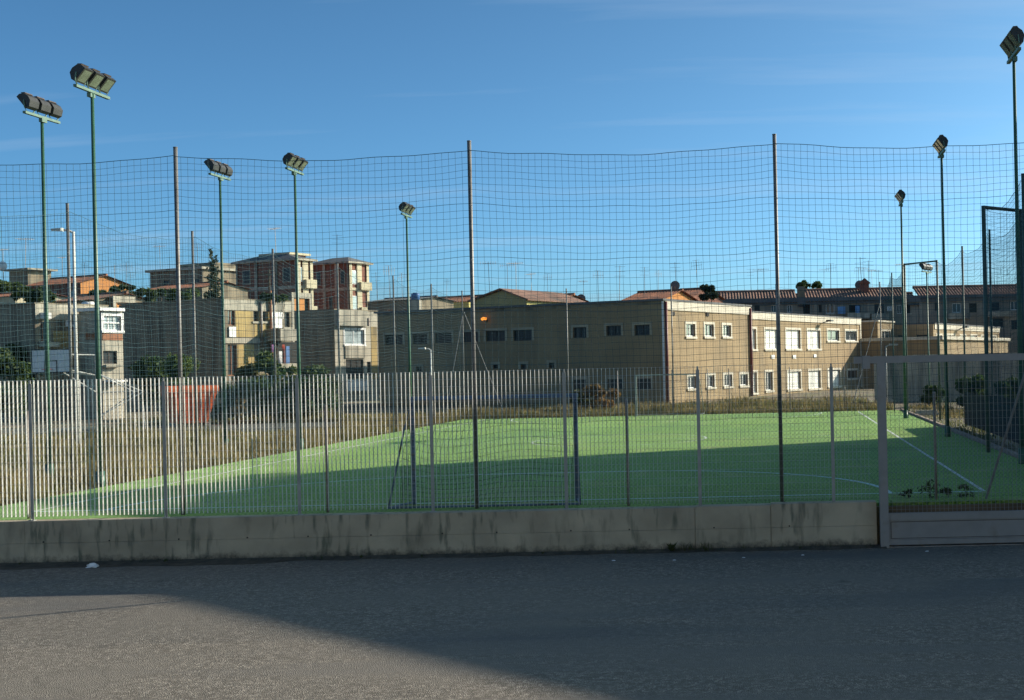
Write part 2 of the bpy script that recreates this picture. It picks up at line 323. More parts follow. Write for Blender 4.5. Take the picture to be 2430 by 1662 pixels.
def wall_material():
    m = M('retaining_wall_concrete', (0.42, 0.35, 0.25), 0.93, 0.22, 1.3, bump=0.5, bscale=14, col2=(0.075, 0.08, 0.06), c2lo=0.60, c2hi=0.85, stretch=(2.0, 2.0, 0.7), c2scale=1.0)
    t = m.node_tree; n = t.nodes; l = t.links; b = n['Principled BSDF']
    g = n.new('ShaderNodeNewGeometry'); s_ = n.new('ShaderNodeSeparateXYZ'); l.new(g.outputs['Position'], s_.inputs[0])
    # mould and splashed dirt along the foot: ragged patches
    z = n.new('ShaderNodeTexNoise'); z.inputs['Scale'].default_value = 5.5; z.inputs['Detail'].default_value = 9; z.inputs['Roughness'].default_value = 0.75; l.new(g.outputs['Position'], z.inputs['Vector'])
    mh = n.new('ShaderNodeMath'); mh.operation = 'MULTIPLY_ADD'; mh.inputs[1].default_value = 0.42; mh.inputs[2].default_value = -0.89; l.new(z.outputs['Fac'], mh.inputs[0])
    lt = n.new('ShaderNodeMath'); lt.operation = 'SUBTRACT'; l.new(mh.outputs[0], lt.inputs[0]); l.new(s_.outputs['Z'], lt.inputs[1])
    r = n.new('ShaderNodeMapRange'); r.inputs[1].default_value = -0.10; r.inputs[2].default_value = 0.06; l.new(lt.outputs[0], r.inputs[0])
    # green-black algae runs in groups
    mp_ = n.new('ShaderNodeMapping'); mp_.inputs['Scale'].default_value = (6, 6, 1.1); l.new(g.outputs['Position'], mp_.inputs[0])
    z2 = n.new('ShaderNodeTexNoise'); z2.inputs['Scale'].default_value = 1.4; z2.inputs['Detail'].default_value = 6; l.new(mp_.outputs[0], z2.inputs['Vector'])
    r2 = n.new('ShaderNodeMapRange'); r2.inputs[1].default_value = 0.52; r2.inputs[2].default_value = 0.66; r2.inputs[4].default_value = 0.75; l.new(z2.outputs['Fac'], r2.inputs[0])
    gr = n.new('ShaderNodeTexNoise'); gr.inputs['Scale'].default_value = 0.8; gr.inputs['Detail'].default_value = 2; l.new(g.outputs['Position'], gr.inputs['Vector'])
    g2 = n.new('ShaderNodeMapRange'); g2.inputs[1].default_value = 0.40; g2.inputs[2].default_value = 0.56; l.new(gr.outputs['Fac'], g2.inputs[0])
    mm = n.new('ShaderNodeMath'); mm.operation = 'MULTIPLY'; l.new(r2.outputs[0], mm.inputs[0]); l.new(g2.outputs[0], mm.inputs[1])
    old = b.inputs['Base Color'].links[0].from_socket
    m1 = n.new('ShaderNodeMix'); m1.data_type = 'RGBA'; l.new(mm.outputs[0], m1.inputs['Factor']); l.new(old, m1.inputs['A']); m1.inputs['B'].default_value = (0.085, 0.10, 0.07, 1)
    m2 = n.new('ShaderNodeMix'); m2.data_type = 'RGBA'; l.new(r.outputs[0], m2.inputs['Factor']); l.new(m1.outputs['Result'], m2.inputs['A']); m2.inputs['B'].default_value = (0.045, 0.042, 0.035, 1)
    l.new(m2.outputs['Result'], b.inputs['Base Color'])
    return m
wall_mat = wall_material()
glow = bpy.data.materials.new('lit_orange_lamp'); glow.use_nodes = True
_e = glow.node_tree.nodes['Principled BSDF']; _e.inputs['Base Color'].default_value = (0.9, 0.35, 0.05, 1)
_e.inputs['Emission Color'].default_value = (1.0, 0.33, 0.04, 1); _e.inputs['Emission Strength'].default_value = 0.9
# ------------------------------------------------------------------ the setting
ROAD = -0.74
tag(MB().quad((-900, -400, ROAD), (900, -400, ROAD), (900, 21.9, ROAD), (-900, 21.9, ROAD)).build('road', asphalt), kind='structure')
g = MB()
g.quad((-900, 21.8, -0.05), (900, 21.8, -0.05), (900, 2500, -0.05), (-900, 2500, -0.05))
g.quad((-900, 21.8, -0.05), (-900, 21.8, -0.9), (900, 21.8, -0.9), (900, 21.8, -0.05))
tag(g.build('ground', soil), kind='structure')
XL, XR, YN, YF = -14.4, 3.92, 23.5, 60.1
TL, TR = -15.75, 6.0
turf = tag(MB().box(TL, TR, 21.96, 60.9, -0.2, 0.0).build('artificial_turf', turf_mat), kind='structure')
tag(MB().box(-60, -20.5, 53.5, 62, -0.2, -0.03).build('basketball_court', court_mat), kind='structure')

def line(name, pts, wd, mat=line_white, z=0.004):
    b = MB()
    pts = [Vector((p[0], p[1])) for p in pts]; k = len(pts); Lp = []; Rp = []
    for i, p in enumerate(pts):
        d = (pts[min(i + 1, k - 1)] - pts[max(i - 1, 0)]).normalized(); nn = Vector((-d.y, d.x)) * wd / 2
        Lp.append(p + nn); Rp.append(p - nn)
    for i in range(k - 1):
        b.quad((*Rp[i], z), (*Rp[i+1], z), (*Lp[i+1], z), (*Lp[i], z))
    return b.build(name, mat, turf)
line('touchline', [(XL, YN), (XL, YF)], 0.08)
line('touchline', [(XR, YN), (XR, YF)], 0.08)
line('goal_line', [(XL + .05, YN), (XR - .05, YN)], 0.10, line_blue)
line('goal_line', [(XL + .05, YF), (XR - .05, YF)], 0.08)
GX = -5.45
def arc(cx, cy, r, a0, a1, n=28): return [(cx + r * math.cos(a0 + (a1 - a0) * i / n), cy + r * math.sin(a0 + (a1 - a0) * i / n)) for i in range(n + 1)]
pen = arc(GX + 1.56, YN + .05, 6, 0, math.pi / 2) + arc(GX - 1.56, YN + .05, 6, math.pi / 2, math.pi)
line('penalty_arc', pen, 0.11, line_blue)
penf = arc(GX + 1.56, YF - .05, 6, 0, -math.pi / 2) + arc(GX - 1.56, YF - .05, 6, -math.pi / 2, -math.pi)
line('penalty_arc', penf, 0.07)
line('centre_circle', arc(GX, 41.8, 2.95, 0, 2 * math.pi, 60), 0.07)
line('halfway_line', [(XL + .05, 41.8), (XR - .05, 41.8)], 0.05, line_blue, z=0.006)

# retaining wall in cast lengths
wallo = empty('concrete_wall', (-6, 21.8, ROAD))
segs = [-30, -21.5, -13.4, -1.52, -0.18, 1.70]
for i in range(len(segs) - 1):
    b = MB(); x0, x1 = segs[i] + 0.004, segs[i + 1] - 0.004; dyo = [0, .006, .002, -.008, .004][i]; dz = [0, 0, .0, .012, .03][i]
    b.box(x0 + 6, x1 + 6, -0.15 + dyo, 0.15, 0.385, 0.77 + dz)
    b.box(x0 + 6, x1 + 6, -0.157 + dyo, 0.15, -0.2, 0.381)
    o = b.build('wall_panel', wall_mat, wallo)
    for k in range(int((x1 - x0) / 1.15)):                 # form-tie holes, dark plugs set in the joint line
        xx = x0 + 0.4 + k * 1.15 + rnd.uniform(-.1, .1)
        h = MB(); h.tube([(xx + 6, -0.161 + dyo, 0.405), (xx + 6, -0.12, 0.405)], 0.014, 7); h.build('tie_hole', void, o)
tag(wallo, 'low stained concrete retaining wall along the road below the fence', 'wall')

# sports-ground kerb and strip to the right of the turf
kb = empty('kerb', (6.1, 40, 0)); 
for i in range(26):
    y0 = 22.2 + i * 1.5
    MB().box(-0.02, 0.10, y0 - 40, y0 - 40 + 1.49, -0.2, 0.07).build('kerb_stone', kerb_mat, kb)
tag(kb, 'line of reddish concrete kerb stones edging the right side of the pitch', 'kerb')
# ------------------------------------------------------------------ steel grating fence on the wall
FZ0, FZ1, FY = 0.10, 2.53, 21.80
bar_me = MB().box(-0.0016, 0.0016, -0.019, 0.019, 0, FZ1 - FZ0); bar_mesh = None
posts_x = [-15.73 + 2.383 * k for k in range(8)] + [1.66]
ordn = ['panel beside the grey gate, the narrow one', 'first full panel left of the gate', 'second full panel left of the gate', 'third full panel left of the gate',
        'fourth full panel left of the gate', 'fifth full panel left of the gate', 'sixth full panel left of the gate', 'panel at the left edge of the picture']
for i in range(8):
    x0, x1 = posts_x[i], posts_x[i + 1]
    r_ = empty('grating_fence_panel', (x0, FY, 0.03))
    tag(r_, 'galvanised steel grating fence, ' + ordn[7 - i], 'fence panel', 'grating fence panels on the concrete wall')
    p = MB(); p.box(-0.03, 0.03, -0.005, 0.005, 0, 2.44); p.box(-0.05, 0.05, -0.05, 0.05, 0, 0.012); p.tube([(0, 0, 2.44), (0, 0, 2.50)], 0.018, 6)
    p.box(-0.006, 0.006, -0.045, 0.045, 0.012, 0.14)
    p.build('post', post_steel, r_)
    n = int(round((x1 - x0) / 0.0744)); st = (x1 - x0) / n
    for k in range(1, n):
        if bar_mesh is None:
            o = bar_me.build('bar', galv, r_); bar_mesh = o.data
        else:
            o = bpy.data.objects.new('bar', bar_mesh); COL.objects.link(o); o.parent = r_
        o.location = (k * st, 0, FZ0 - 0.03)
    rods = MB(); z = FZ0 + 0.05
    while z < FZ1:
        rods.tube([(0.03, 0.006, z - 0.03), (x1 - x0 - 0.03, 0.006, z - 0.03)], 0.0028, 4, caps=False); z += 0.132
    rods.build('cross_rods', galv, r_)

# ------------------------------------------------------------------ grey gate at the right
GYT = 21.62
gt = empty('steel_gate', (1.75, GYT, ROAD)); Hh = 2.56 - ROAD
def gb(name, *a, mat=gate_grey, parent=gt): return MB().box(*a).build(name, mat, parent)
gb('gate_post', 0.0, 0.15, -0.09, 0.06, 0, Hh - 0.045)
gb('gate_post', 3.75, 3.90, -0.09, 0.06, 0, Hh - 0.045)
gb('top_beam', -0.40, 4.0, -0.075, 0.045, Hh - 0.045, Hh + 0.075)
gb('guide_bracket', -0.25, -0.12, -0.10, 0.07, Hh - 0.14, Hh + 0.09)
gb('bottom_rail', 0.153, 3.747, -0.05, 0.03, 0.04, 0.13)
gb('middle_rail', 0.153, 3.747, -0.05, 0.03, 0.47, 0.60)
pn = gb('lower_panel', 0.153, 3.747, -0.03, 0.01, 0.133, 0.467)
for a in ((0.20, 3.74, 0.150, 0.158), (0.20, 3.74, 0.440, 0.448)): gb('panel_groove', a[0], a[1], -0.0325, -0.02, a[2], a[3], mat=void, parent=pn)
gb('panel_groove', 0.188, 0.197, -0.0325, -0.02, 0.150, 0.448, mat=void, parent=pn)
gb('ground_track', -1.0, 4.2, -0.06, 0.04, -0.02, 0.012, mat=galv_dull)
for k in range(47):
    o = bpy.data.objects.new('bar', bar_mesh); COL.objects.link(o); o.parent = gt; o.location = (0.153 + 0.076 * (k + 1), -0.01, 0.60); o.scale = (0.8, 0.8, (Hh - 0.045 - 0.60) / (FZ1 - FZ0))
    o.material_slots[0].link = 'OBJECT'; o.material_slots[0].material = gate_grey
rods = MB(); z = 0.66
while z < Hh - 0.06: rods.tube([(0.153, -0.004, z), (3.747, -0.004, z)], 0.0028, 4, caps=False); z += 0.132
rods.build('cross_rods', gate_grey, gt)
tag(gt, 'tall grey steel sliding gate with solid lower panel at the end of the wall', 'gate')

# ------------------------------------------------------------------ ball-stop nets
NZT = 6.58
def net(name, pts, label, cell=0.122, r=0.0026, zb=1.55, zt=NZT, sag=0.13, seed=1, step=3, loose=1.0, mat=net_mat):
    rg = random.Random(seed); root = empty(name, (pts[0][0], pts[0][1], 0)); ox, oy = pts[0]
    nm, rope = MB(), MB()
    for bi in range(len(pts) - 1):
        (xa, ya), (xb, yb) = pts[bi], pts[bi + 1]; Ln = math.hypot(xb - xa, yb - ya)
        nx, ny = -(yb - ya) / Ln, (xb - xa) / Ln
        nv = max(2, int(round(Ln / cell))); nr = int(round((zt - zb) / cell)); ph = [rg.uniform(0, 6.28) for _ in range(6)]
        sg = sag * rg.uniform(0.8, 1.25) * Ln / 5.6
        def P(s, row):
            q = row / nr; u = s * Ln
            top = zt - sg * 4 * s * (1 - s)
            z = top - (top - zb) * q + loose * 0.016 * math.sin(u * 2.3 + row * 0.55 + ph[0]) + loose * 0.01 * math.sin(u * 5.1 - row * 0.9 + ph[1])
            e = 4 * s * (1 - s)
            du = loose * (0.03 * math.sin(row * 0.21 + u * 0.9 + ph[2]) + 0.012 * math.sin(row * 0.7 + u * 2 + ph[3])) * min(1, e * 3) * (0.25 + q)
            dn = loose * 0.05 * e * math.sin(q * 4 + ph[4]) 
            return Vector((xa + (xb - xa) * s + (xb - xa) / Ln * du + nx * dn - ox, ya + (yb - ya) * s + (yb - ya) / Ln * du + ny * dn - oy, z))
        for i in range(nv + 1):
            rows = list(range(0, nr, step)) + [nr]
            nm.tube([P(i / nv, q) for q in rows], r, 3, caps=False)
        cols = list(range(0, nv, 2)) + [nv]
        for q in range(1, nr + 1):
            thick = (q % 8 == 0)
            (rope if thick else nm).tube([P(i / nv, q) for i in cols], r * (1.45 if thick else 1), 3, caps=False)
        rope.tube([P(i / nv, 0) for i in cols], r * 2.2, 4, caps=False)
    nm.build('netting', mat, root); rope.build('rope', rope_mat, root)
    return tag(root, label, 'net')
NY = 22.4
near_x = [-16.6, -10.98, -5.58, 0.03, 9.6]
net('ball_stop_net', [(x, NY) for x in near_x[:4]] + [(5.6, NY), (9.6, NY)], 'tall blue-green ball-stop net across the whole front, right behind the grating fence', seed=3, sag=0.13, r=0.0030, loose=0.7)
left_y = [22.4, 29.5, 35.8, 41.5, 47.6, 54.5, 60.5, 66.4]
net('ball_stop_net', [(-17.0, y) for y in left_y], 'ball-stop net running away along the left side of the pitch', seed=4, sag=0.3, r=0.0024, zb=1.2, cell=0.13, step=4)
far_x = [-17.0, -11.4, -5.7, 0.0, 5.65]
net('ball_stop_net', [(x, 66.4) for x in far_x], 'ball-stop net across the far end before the tan school', seed=5, sag=0.2, r=0.0026, zb=1.0, cell=0.13, step=4)
right_p = [(9.6, 22.4), (5.65, 28.0), (5.65, 33.0), (6.85, 34.0), (7.0, 40.2), (7.0, 46.1), (6.75, 51.1), (5.5, 52.55), (5.6, 59.6), (5.65, 66.4)]
net('ball_stop_net', right_p, 'ball-stop net running away along the right side behind the gate', seed=6, sag=0.3, r=0.0028, zb=0.6, cell=0.13, step=4)

# net poles
def pole(x, y, h, r, label, group, mat=galv_dull, name='net_pole', cap=True):
    o = empty(name, (x, y, 0))
    MB().tube([(0, 0, -0.2), (0, 0, h)], r, 10).build('shaft', mat, o, smooth=True)
    if cap: MB().tube([(0, 0, h), (0, 0, h + 0.012)], r * 1.12, 10).build('cap', mat, o)
    hk = MB()
    for z in (NZT, NZT - 1.0, NZT - 2.0): hk.tube([(0, -r, z), (0.05, -r - 0.02, z - 0.02)], 0.006, 4)
    hk.build('hooks', galv, o)
    return tag(o, label, 'pole', group)
pole_steel = M('net_pole_steel', (0.19, 0.185, 0.175), 0.5, 0.18, 4, metal=0.3, col2=(0.11, 0.09, 0.075), c2lo=0.55, c2hi=0.75, stretch=(3, 3, 0.5))
fr = ['left front corner net pole, off the picture edge', 'front net pole at the left, before the dark house wall', 'front net pole in the middle, before the goal', 'front net pole at the right, left of the gate', 'right front corner net pole behind the gate']
for i, x in enumerate(near_x):
    pole(x, NY + 0.06, 6.75, 0.037, 'tall grey steel ' + fr[i], 'front net poles', pole_steel)
for i, y in enumerate(left_y[1:]):
    pole(-17.06, y, 6.75, 0.035, ['nearest', 'second', 'third', 'fourth', 'fifth', 'sixth', 'farthest'][i] + ' thin steel pole of the left side net counting from the front', 'left side net poles', pole_steel)
for i, x in enumerate(far_x[1:]):
    pole(x, 66.46, 6.75, 0.035, ['first', 'second', 'third', 'rightmost'][i] + ' thin pole of the far end net counting from the left', 'far end net poles', pole_steel)
green_dull = M('green_net_pole_paint', (0.05, 0.085, 0.07), 0.5, 0.2, 3)
for (x, y, r, lb) in ((5.72, 28.0, 0.05, 'dark green net pole at the right picture edge behind the gate'), (7.06, 40.2, 0.035, 'thin dark pole of the right side net, nearer of the recess pair'),
                   (7.06, 46.1, 0.035, 'thin dark pole of the right side net, farther of the recess pair'), (5.66, 59.6, 0.035, 'thin dark pole of the right side net near its far end')):
    pole(x, y, 6.75, r, lb, 'right side net poles', green_dull)
def portal(p0, p1, lab, r=0.05):
    o = empty('net_portal', (p0[0], p0[1], 0)); d = (p1[0] - p0[0], p1[1] - p0[1])
    MB().tube([(0, 0, -0.1), (0, 0, 6.66)], r, 8).build('post', green_dull, o, smooth=True)
    MB().tube([(*d, -0.1), (*d, 6.66)], r, 8).build('post', green_dull, o, smooth=True)
    MB().tube([(0, 0, 6.62), (*d, 6.62)], r * 0.8, 8).build('crossbar', green_dull, o, smooth=True)
    tag(o, lab, 'frame', 'square frames stepping the right net outward')
portal((5.65, 33.0), (6.85, 34.0), 'nearer dark green steel frame where the right net steps outward', 0.06)
portal((5.55, 52.6), (6.75, 51.1), 'farther dark green steel frame where the right net steps outward', 0.045)
def brace(p0, p1, lab, r=0.024):
    o = MB().tube([(0, 0, 0), tuple(Vector(p1) - Vector(p0))], r, 8).build('brace_pole', pole_steel, loc=p0)
    tag(o, lab, 'brace', 'slanting braces of the net corners')
brace((3.74, 22.25, 0), (5.62, 22.42, 5.5), 'slanting steel brace behind the gate at the right front corner')
brace((-17.9, 65.6, 0), (-17.02, 66.4, 5.6), 'slanting brace leaning left at the far left net corner')
brace((-14.8, 66.0, 0), (-16.98, 66.4, 5.6), 'slanting brace leaning right at the far left net corner')
brace((3.9, 64.9, 0), (5.63, 66.4, 5.6), 'slanting brace at the far right net corner')

# ------------------------------------------------------------------ chain-link fence between the net poles
def chainlink(name, xa, xb, y, h, posts, lab, pitch=0.075, r=0.0013, pr=0.028, pmat=galv_dull):
    o = empty(name, (xa, y, 0)); Ln = xb - xa; b = MB()
    n = int(Ln / pitch)
    for k in range(-int(h / pitch), n):
        for s_ in (1, -1):
            x0 = k * pitch; x1 = x0 + h; z0, z1 = 0.03, h
            if x0 < 0: z0 = 0.03 - x0 * (h - 0.03) / h; x0 = 0
            if x1 > Ln: z1 = z1 - (x1 - Ln); x1 = Ln
            if z1 - z0 < 0.05: continue
            if s_ < 0: x0, x1 = Ln - x0, Ln - x1
            b.tube([(x0, 0.002 * s_, z0), (x1, 0.002 * s_, z1)], r, 3, caps=False)
    tag(b.build('wire_mesh', wire_mat, o), kind='stuff')
    for z in (0.05, h * 0.5, h): MB().tube([(0, -0.006, z), (Ln, -0.006, z)], 0.002, 4, caps=False).build('tension_wire', wire_mat, o)
    for x in posts: MB().tube([(x - xa, 0.035, -0.2), (x - xa, 0.035, h + 0.05)], pr, 8).build('post', pmat, o, smooth=True)
    tag(o, lab, 'fence')
chainlink('chain_link_fence', -16.5, 5.6, 22.32, 1.92, [-13.75, -8.28, -2.78, 2.85], 'low chain-link fence strung between the front net poles')
chainlink('chain_link_fence', -16.5, 5.5, 62.4, 2.2, [-10.9, -8.2, -5.4, -3.6, -2.5, 0.6, 3.4], 'low chain-link fence behind the far goal', pitch=0.12, r=0.0016)

# ------------------------------------------------------------------ goals
def goal(name, x0, x1, y, sgn, mat, lab, r=0.05, nr=0.0022):
    o = empty(name, ((x0 + x1) / 2, y, 0)); hw = (x1 - x0) / 2; D = 0.95 * sgn
    for s_ in (-1, 1):
        MB().tube([(s_ * hw, 0, 0), (s_ * hw, 0, 2.02)], r, 4).build('goal_post', mat, o)
        MB().tube([(s_ * hw, 0, 1.98), (s_ * (hw + 0.06), D * 0.35, 1.45), (s_ * (hw + 0.2), D * 0.95, 0.05)], 0.018, 6).build('side_stay', mat, o, smooth=True)
        MB().tube([(s_ * hw, 0, 0.04), (s_ * (hw + 0.2), D * 0.95, 0.04)], 0.02, 6).build('base_rail', mat, o)
    MB().tube([(-hw - r, 0, 2.02), (hw + r, 0, 2.02)], r * 1.05, 4).build('crossbar', mat, o)
    MB().tube([(-hw - .2, D * 0.95, 0.04), (hw + .2, D * 0.95, 0.04)], 0.02, 6).build('base_rail', mat, o)
    b = MB(); rg = random.Random(5)
    def P(u, v):                                     # u across, v down the back
        z = 1.98 * (1 - v) ** 1.15 + 0.03; yy = D * 0.95 * (v ** 0.62) + 0.06 * math.sin(u * 9 + v * 5)
        sagz = -0.10 * math.sin(u * 7.0) * math.sin(v * math.pi) - 0.12 * 4 * u * (1 - u) * math.sin(v * math.pi)
        return (-hw + 2 * hw * u + 0.05 * math.sin(v * 9 + u * 4), yy, max(0.02, z + sagz))
    for i in range(27): b.tube([P(i / 26, j / 12) for j in range(13)], nr, 3, caps=False)
    for j in range(1, 19): b.tube([P(i / 20, j / 18) for i in range(21)], nr, 3, caps=False)
    for s_ in (-1, 1):
        for k in range(1, 8):
            v = k / 8; p = P(0 if s_ < 0 else 1, v); b.tube([(s_ * hw, 0, p[2]), (s_ * hw * 1.02, p[1] * 0.5, p[2] - 0.05), p], nr, 3, caps=False)
        for k in range(1, 7):
            f_ = k / 7; b.tube([(s_ * hw * 1.01, D * 0.95 * f_, 0.03), (s_ * hw * 1.01, D * 0.95 * f_, 1.95 * (1 - f_ ** 1.5))], nr, 3, caps=False)
    b.build('goal_net', net_dark, o)
    tag(o, lab, 'goal', 'five-a-side goals')
goal('football_goal', -7.02, -3.89, 23.42, -1, goal_paint, 'dark blue five-a-side goal close behind the front fence', nr=0.0032)
goal('football_goal', -6.98, -3.9, 60.2, 1, goal_far, 'pale five-a-side goal at the far end of the pitch', r=0.04)

# ------------------------------------------------------------------ floodlights
def floodlight():
    root = empty('floodlight', (0, 0, 0))
    MB().tube([(0, 0, -0.2), (0, 0, 0.35)], 0.10, 12).build('base_sleeve', green_paint, root, smooth=True)
    MB().tube([(0, 0, 0.3), (0, 0, 3.2), (0, 0, 9.2)], 0.068, 12, r1=0.038).build('pole', green_paint, root, smooth=True)
    b = MB(); b.box(-0.04, 0.04, -0.70, 0.70, 9.2, 9.26); b.build('crossbar', green_bar, root)
    b = MB(); b.box(-0.07, 0.02, -0.10, 0.10, 9.10, 9.2); b.build('mounting_plate', green_bar, root)
    for y in (-0.48, 0.0, 0.48):
        # housing: a tilted box with rounded back, faces +X and down
        t = math.radians(38); ct, st = math.cos(t), math.sin(t); W = 0.185
        def T(a, c): return (0.02 + a * ct + c * st * 1.0, 9.54 - a * st * 1.0 + c * ct)   # a outward along the beam, c up
        prof = [(0.10, -0.19), (0.10, 0.19), (0.0, 0.20), (-0.10, 0.14), (-0.14, 0.02), (-0.12, -0.10), (0.0, -0.20)]
        poly = [(T(a, c)[0], y - W, T(a, c)[1]) for a, c in prof]
        lp = MB().prism(poly, (0, 2 * W, 0)).build('lamp', lamp_black, root)
        gp = [T(0.105, -0.15), T(0.105, 0.15), T(0.098, 0.15), T(0.098, -0.15)]
        MB().prism([(q[0], y - W + 0.04, q[1]) for q in gp], (0, 2 * W - 0.08, 0)).build('lamp_glass', lamp_glass, lp)
        for s_ in (-1, 1): MB().tube([(0, y + s_ * 0.12, 9.26), (0, y + s_ * (W + 0.02), 9.36), (0.02, y + s_ * (W + 0.02), 9.54)], 0.016, 5).build('bracket', green_bar, lp)
        rb = [T(-0.04, 0.18), T(-0.04, 0.225), T(-0.12, 0.17), T(-0.12, 0.125)]
        MB().prism([(q[0], y - W * 0.8, q[1]) for q in rb], (0, 2 * W * 0.8, 0)).build('cooling_fin', lamp_rust, lp)
    return root
fl0 = floodlight(); first = True
spots = [(-15.9, 28.6, 0, 'tall green floodlight mast at the left, lamps facing the pitch, nearest on that side'),
         (-15.9, 40.6, 0, 'green floodlight mast with lamps facing the pitch, before the brick apartment block'),
         (-15.95, 53.0, 0, 'farthest floodlight mast on the left side, above the school roof end'),
         (5.82, 29.3, 180, 'tall floodlight mast at the right picture edge'),
         (5.5, 39.9, 180, 'floodlight mast at the right whose lamps meet the net top'),
         (5.45, 52.5, 180, 'farthest floodlight mast on the right side of the pitch'),
         (-18.7, 31.3, 178, 'leftmost floodlight mast, lamps turned away from the pitch'),
         (-18.75, 41.4, 178, 'floodlight mast with lamps turned away, right of the first front net pole'),
         (8.9, 72.0, 150, 'small far floodlight standing before the tiled roof at the right')]
for x, y, a, lb in spots:
    o = fl0 if first else copy_tree(fl0); first = False
    o.location = (x, y, 0 if y < 70 else -1.6); o.scale = (1, 1, 1.06 if y == 29.3 else 1); o.rotation_euler = (0, 0, math.radians(a))
    tag(o, lb, 'floodlight', 'floodlight masts')
# ------------------------------------------------------------------ buildings
BA = math.atan2(-0.413, 0.911)                 # all blocks share this orientation: local -Y face looks at the camera's left, +X face gets the sun
class Bld:
    def __init__(s, name, X, Y, ang=BA, z0=-0.1):
        s.o = empty(name, (X, Y, 0), ang); s.X, s.Y, s.a, s.z0 = X, Y, ang, z0
        s.ex = Vector((math.cos(ang), math.sin(ang))); s.ey = Vector((-math.sin(ang), math.cos(ang)))
    def hit(s, x, y, face, off=0.0):           # pixel -> (coordinate along the face, z); face 'f' = plane local y=off, 'r' = plane local x=off
        a, b = ray(x, y)
        O = Vector((s.X, s.Y)); nrm, d = (s.ey, s.ex) if face == 'f' else (s.ex, s.ey)
        Y = (O.dot(nrm) + off) / (Vector((a, 1)).dot(nrm))
        return (Vector((a * Y, Y)) - O).dot(d), EYE + b * Y
    def rect(s, face, px, off=0.0):
        x0, y0, x1, y1 = px; ym, xm = (y0 + y1) / 2, (x0 + x1) / 2
        u0 = s.hit(x0, ym, face, off)[0]; u1 = s.hit(x1, ym, face, off)[0]
        return (min(u0, u1), max(u0, u1), s.hit(xm, y1, face, off)[1], s.hit(xm, y0, face, off)[1])
    def fbox(s, name, face, r, d0, d1, mat, parent=None, off=0.0):   # box on a face, from depth d0 to d1 outward
        b = MB()
        if face == 'f': b.box(r[0], r[1], off - d1, off - d0, r[2], r[3])
        else: b.box(off + d0, off + d1, r[0], r[1], r[2], r[3])
        return b.build(name, mat, parent or s.o)
    def block(s, name, x0, x1, y0, y1, z0, z1, mat, fo=(), ro=(), depth=0.18, parent=None):
        b = MB(); body_z0 = z0
        def wall(u0, u1, opens, P, flip):
            opens = [(max(u0 + .02, o[0]), min(u1 - .02, o[1]), max(z0 + .02, o[2]), min(z1 - .02, o[3])) for o in opens]
            us = sorted({u0, u1, *[v for o in opens for v in o[:2]]}); zs = sorted({z0, z1, *[v for o in opens for v in o[2:]]})
            for i in range(len(us) - 1):
                for j in range(len(zs) - 1):
                    um, zm = (us[i] + us[i+1]) / 2, (zs[j] + zs[j+1]) / 2
                    if any(o[0] < um < o[1] and o[2] < zm < o[3] for o in opens): continue
                    q = [P(us[i], zs[j], 0), P(us[i+1], zs[j], 0), P(us[i+1], zs[j+1], 0), P(us[i], zs[j+1], 0)]
                    b.quad(*q)
            for o in opens:
                c = [(o[0], o[2]), (o[1], o[2]), (o[1], o[3]), (o[0], o[3])]
                for k in range(4):
                    p, q = c[k], c[(k + 1) % 4]
                    b.quad(P(*p, 0), P(*p, depth), P(*q, depth), P(*q, 0))
        wall(x0, x1, fo, lambda u, z, d: (u, y0 + d, z), False)
        wall(y0, y1, ro, lambda u, z, d: (x1 - d, u, z), False)
        b.quad((x0, y1, z0), (x0, y0, z0), (x0, y0, z1), (x0, y1, z1)); b.quad((x1, y1, z0), (x0, y1, z0), (x0, y1, z1), (x1, y1, z1))
        b.quad((x0, y0, z1), (x1, y0, z1), (x1, y1, z1), (x0, y1, z1))
        return b.build(name, mat, parent or s.o)
    def window(s, face, r, kind='glass', off=0.0, trim=None, name='window', depth=0.18, mull=1, parent=None, sill=True):
        # r is the opening; the frame sits inside it, the pane behind
        u0, u1, z0, z1 = r; fm = {'glass': white_paint, 'dark': dark_frame, 'shutter': shutter_white, 'brown': brown_panel, 'pale': white_paint, 'void': void}[kind]
        pm = {'glass': glass, 'dark': dark_glass, 'shutter': shutter_white, 'brown': glass, 'pale': glass_pale, 'void': void}[kind]
        fw = min(0.07, (u1 - u0) * 0.12); b = MB()
        def bx(a0, a1, c0, c1, e0, e1):
            if face == 'f': b.box(a0, a1, off + e0, off + e1, c0, c1)
            else: b.box(off - e1, off - e0, a0, a1, c0, c1)
        dd = depth
        bx(u0, u1, z0, z0 + fw, dd - .07, dd - .01); bx(u0, u1, z1 - fw, z1, dd - .07, dd - .01)
        bx(u0, u0 + fw, z0 + fw, z1 - fw, dd - .07, dd - .01); bx(u1 - fw, u1, z0 + fw, z1 - fw, dd - .07, dd - .01)
        for k in range(1, mull + 1):
            um = u0 + (u1 - u0) * k / (mull + 1); bx(um - fw * .4, um + fw * .4, z0 + fw, z1 - fw, dd - .065, dd - .012)
        w_ = b.build(name, fm, parent or s.o)
        b = MB(); bx(u0 - .02, u1 + .02, z0 - .02, z1 + .02, dd - .03, dd + .02); b.build('shutter' if kind == 'shutter' else 'pane', pm, w_)
        if kind == 'shutter':
            b = MB(); k = 0; z = z0 + 0.1
            while z < z1 - 0.1: bx(u0 + fw, u1 - fw, z, z + .015, dd - .036, dd - .03); z += 0.14
            b.build('slat_joints', galv, w_)
        if trim is not None:
            b = MB(); t = 0.17; e0, e1 = -0.035, -0.002
            bx(u0 - t, u1 + t, z1, z1 + t, e0, e1); bx(u0 - t, u0, z0, z1, e0, e1); bx(u1, u1 + t, z0, z1, e0, e1); b.build('surround', trim, w_)
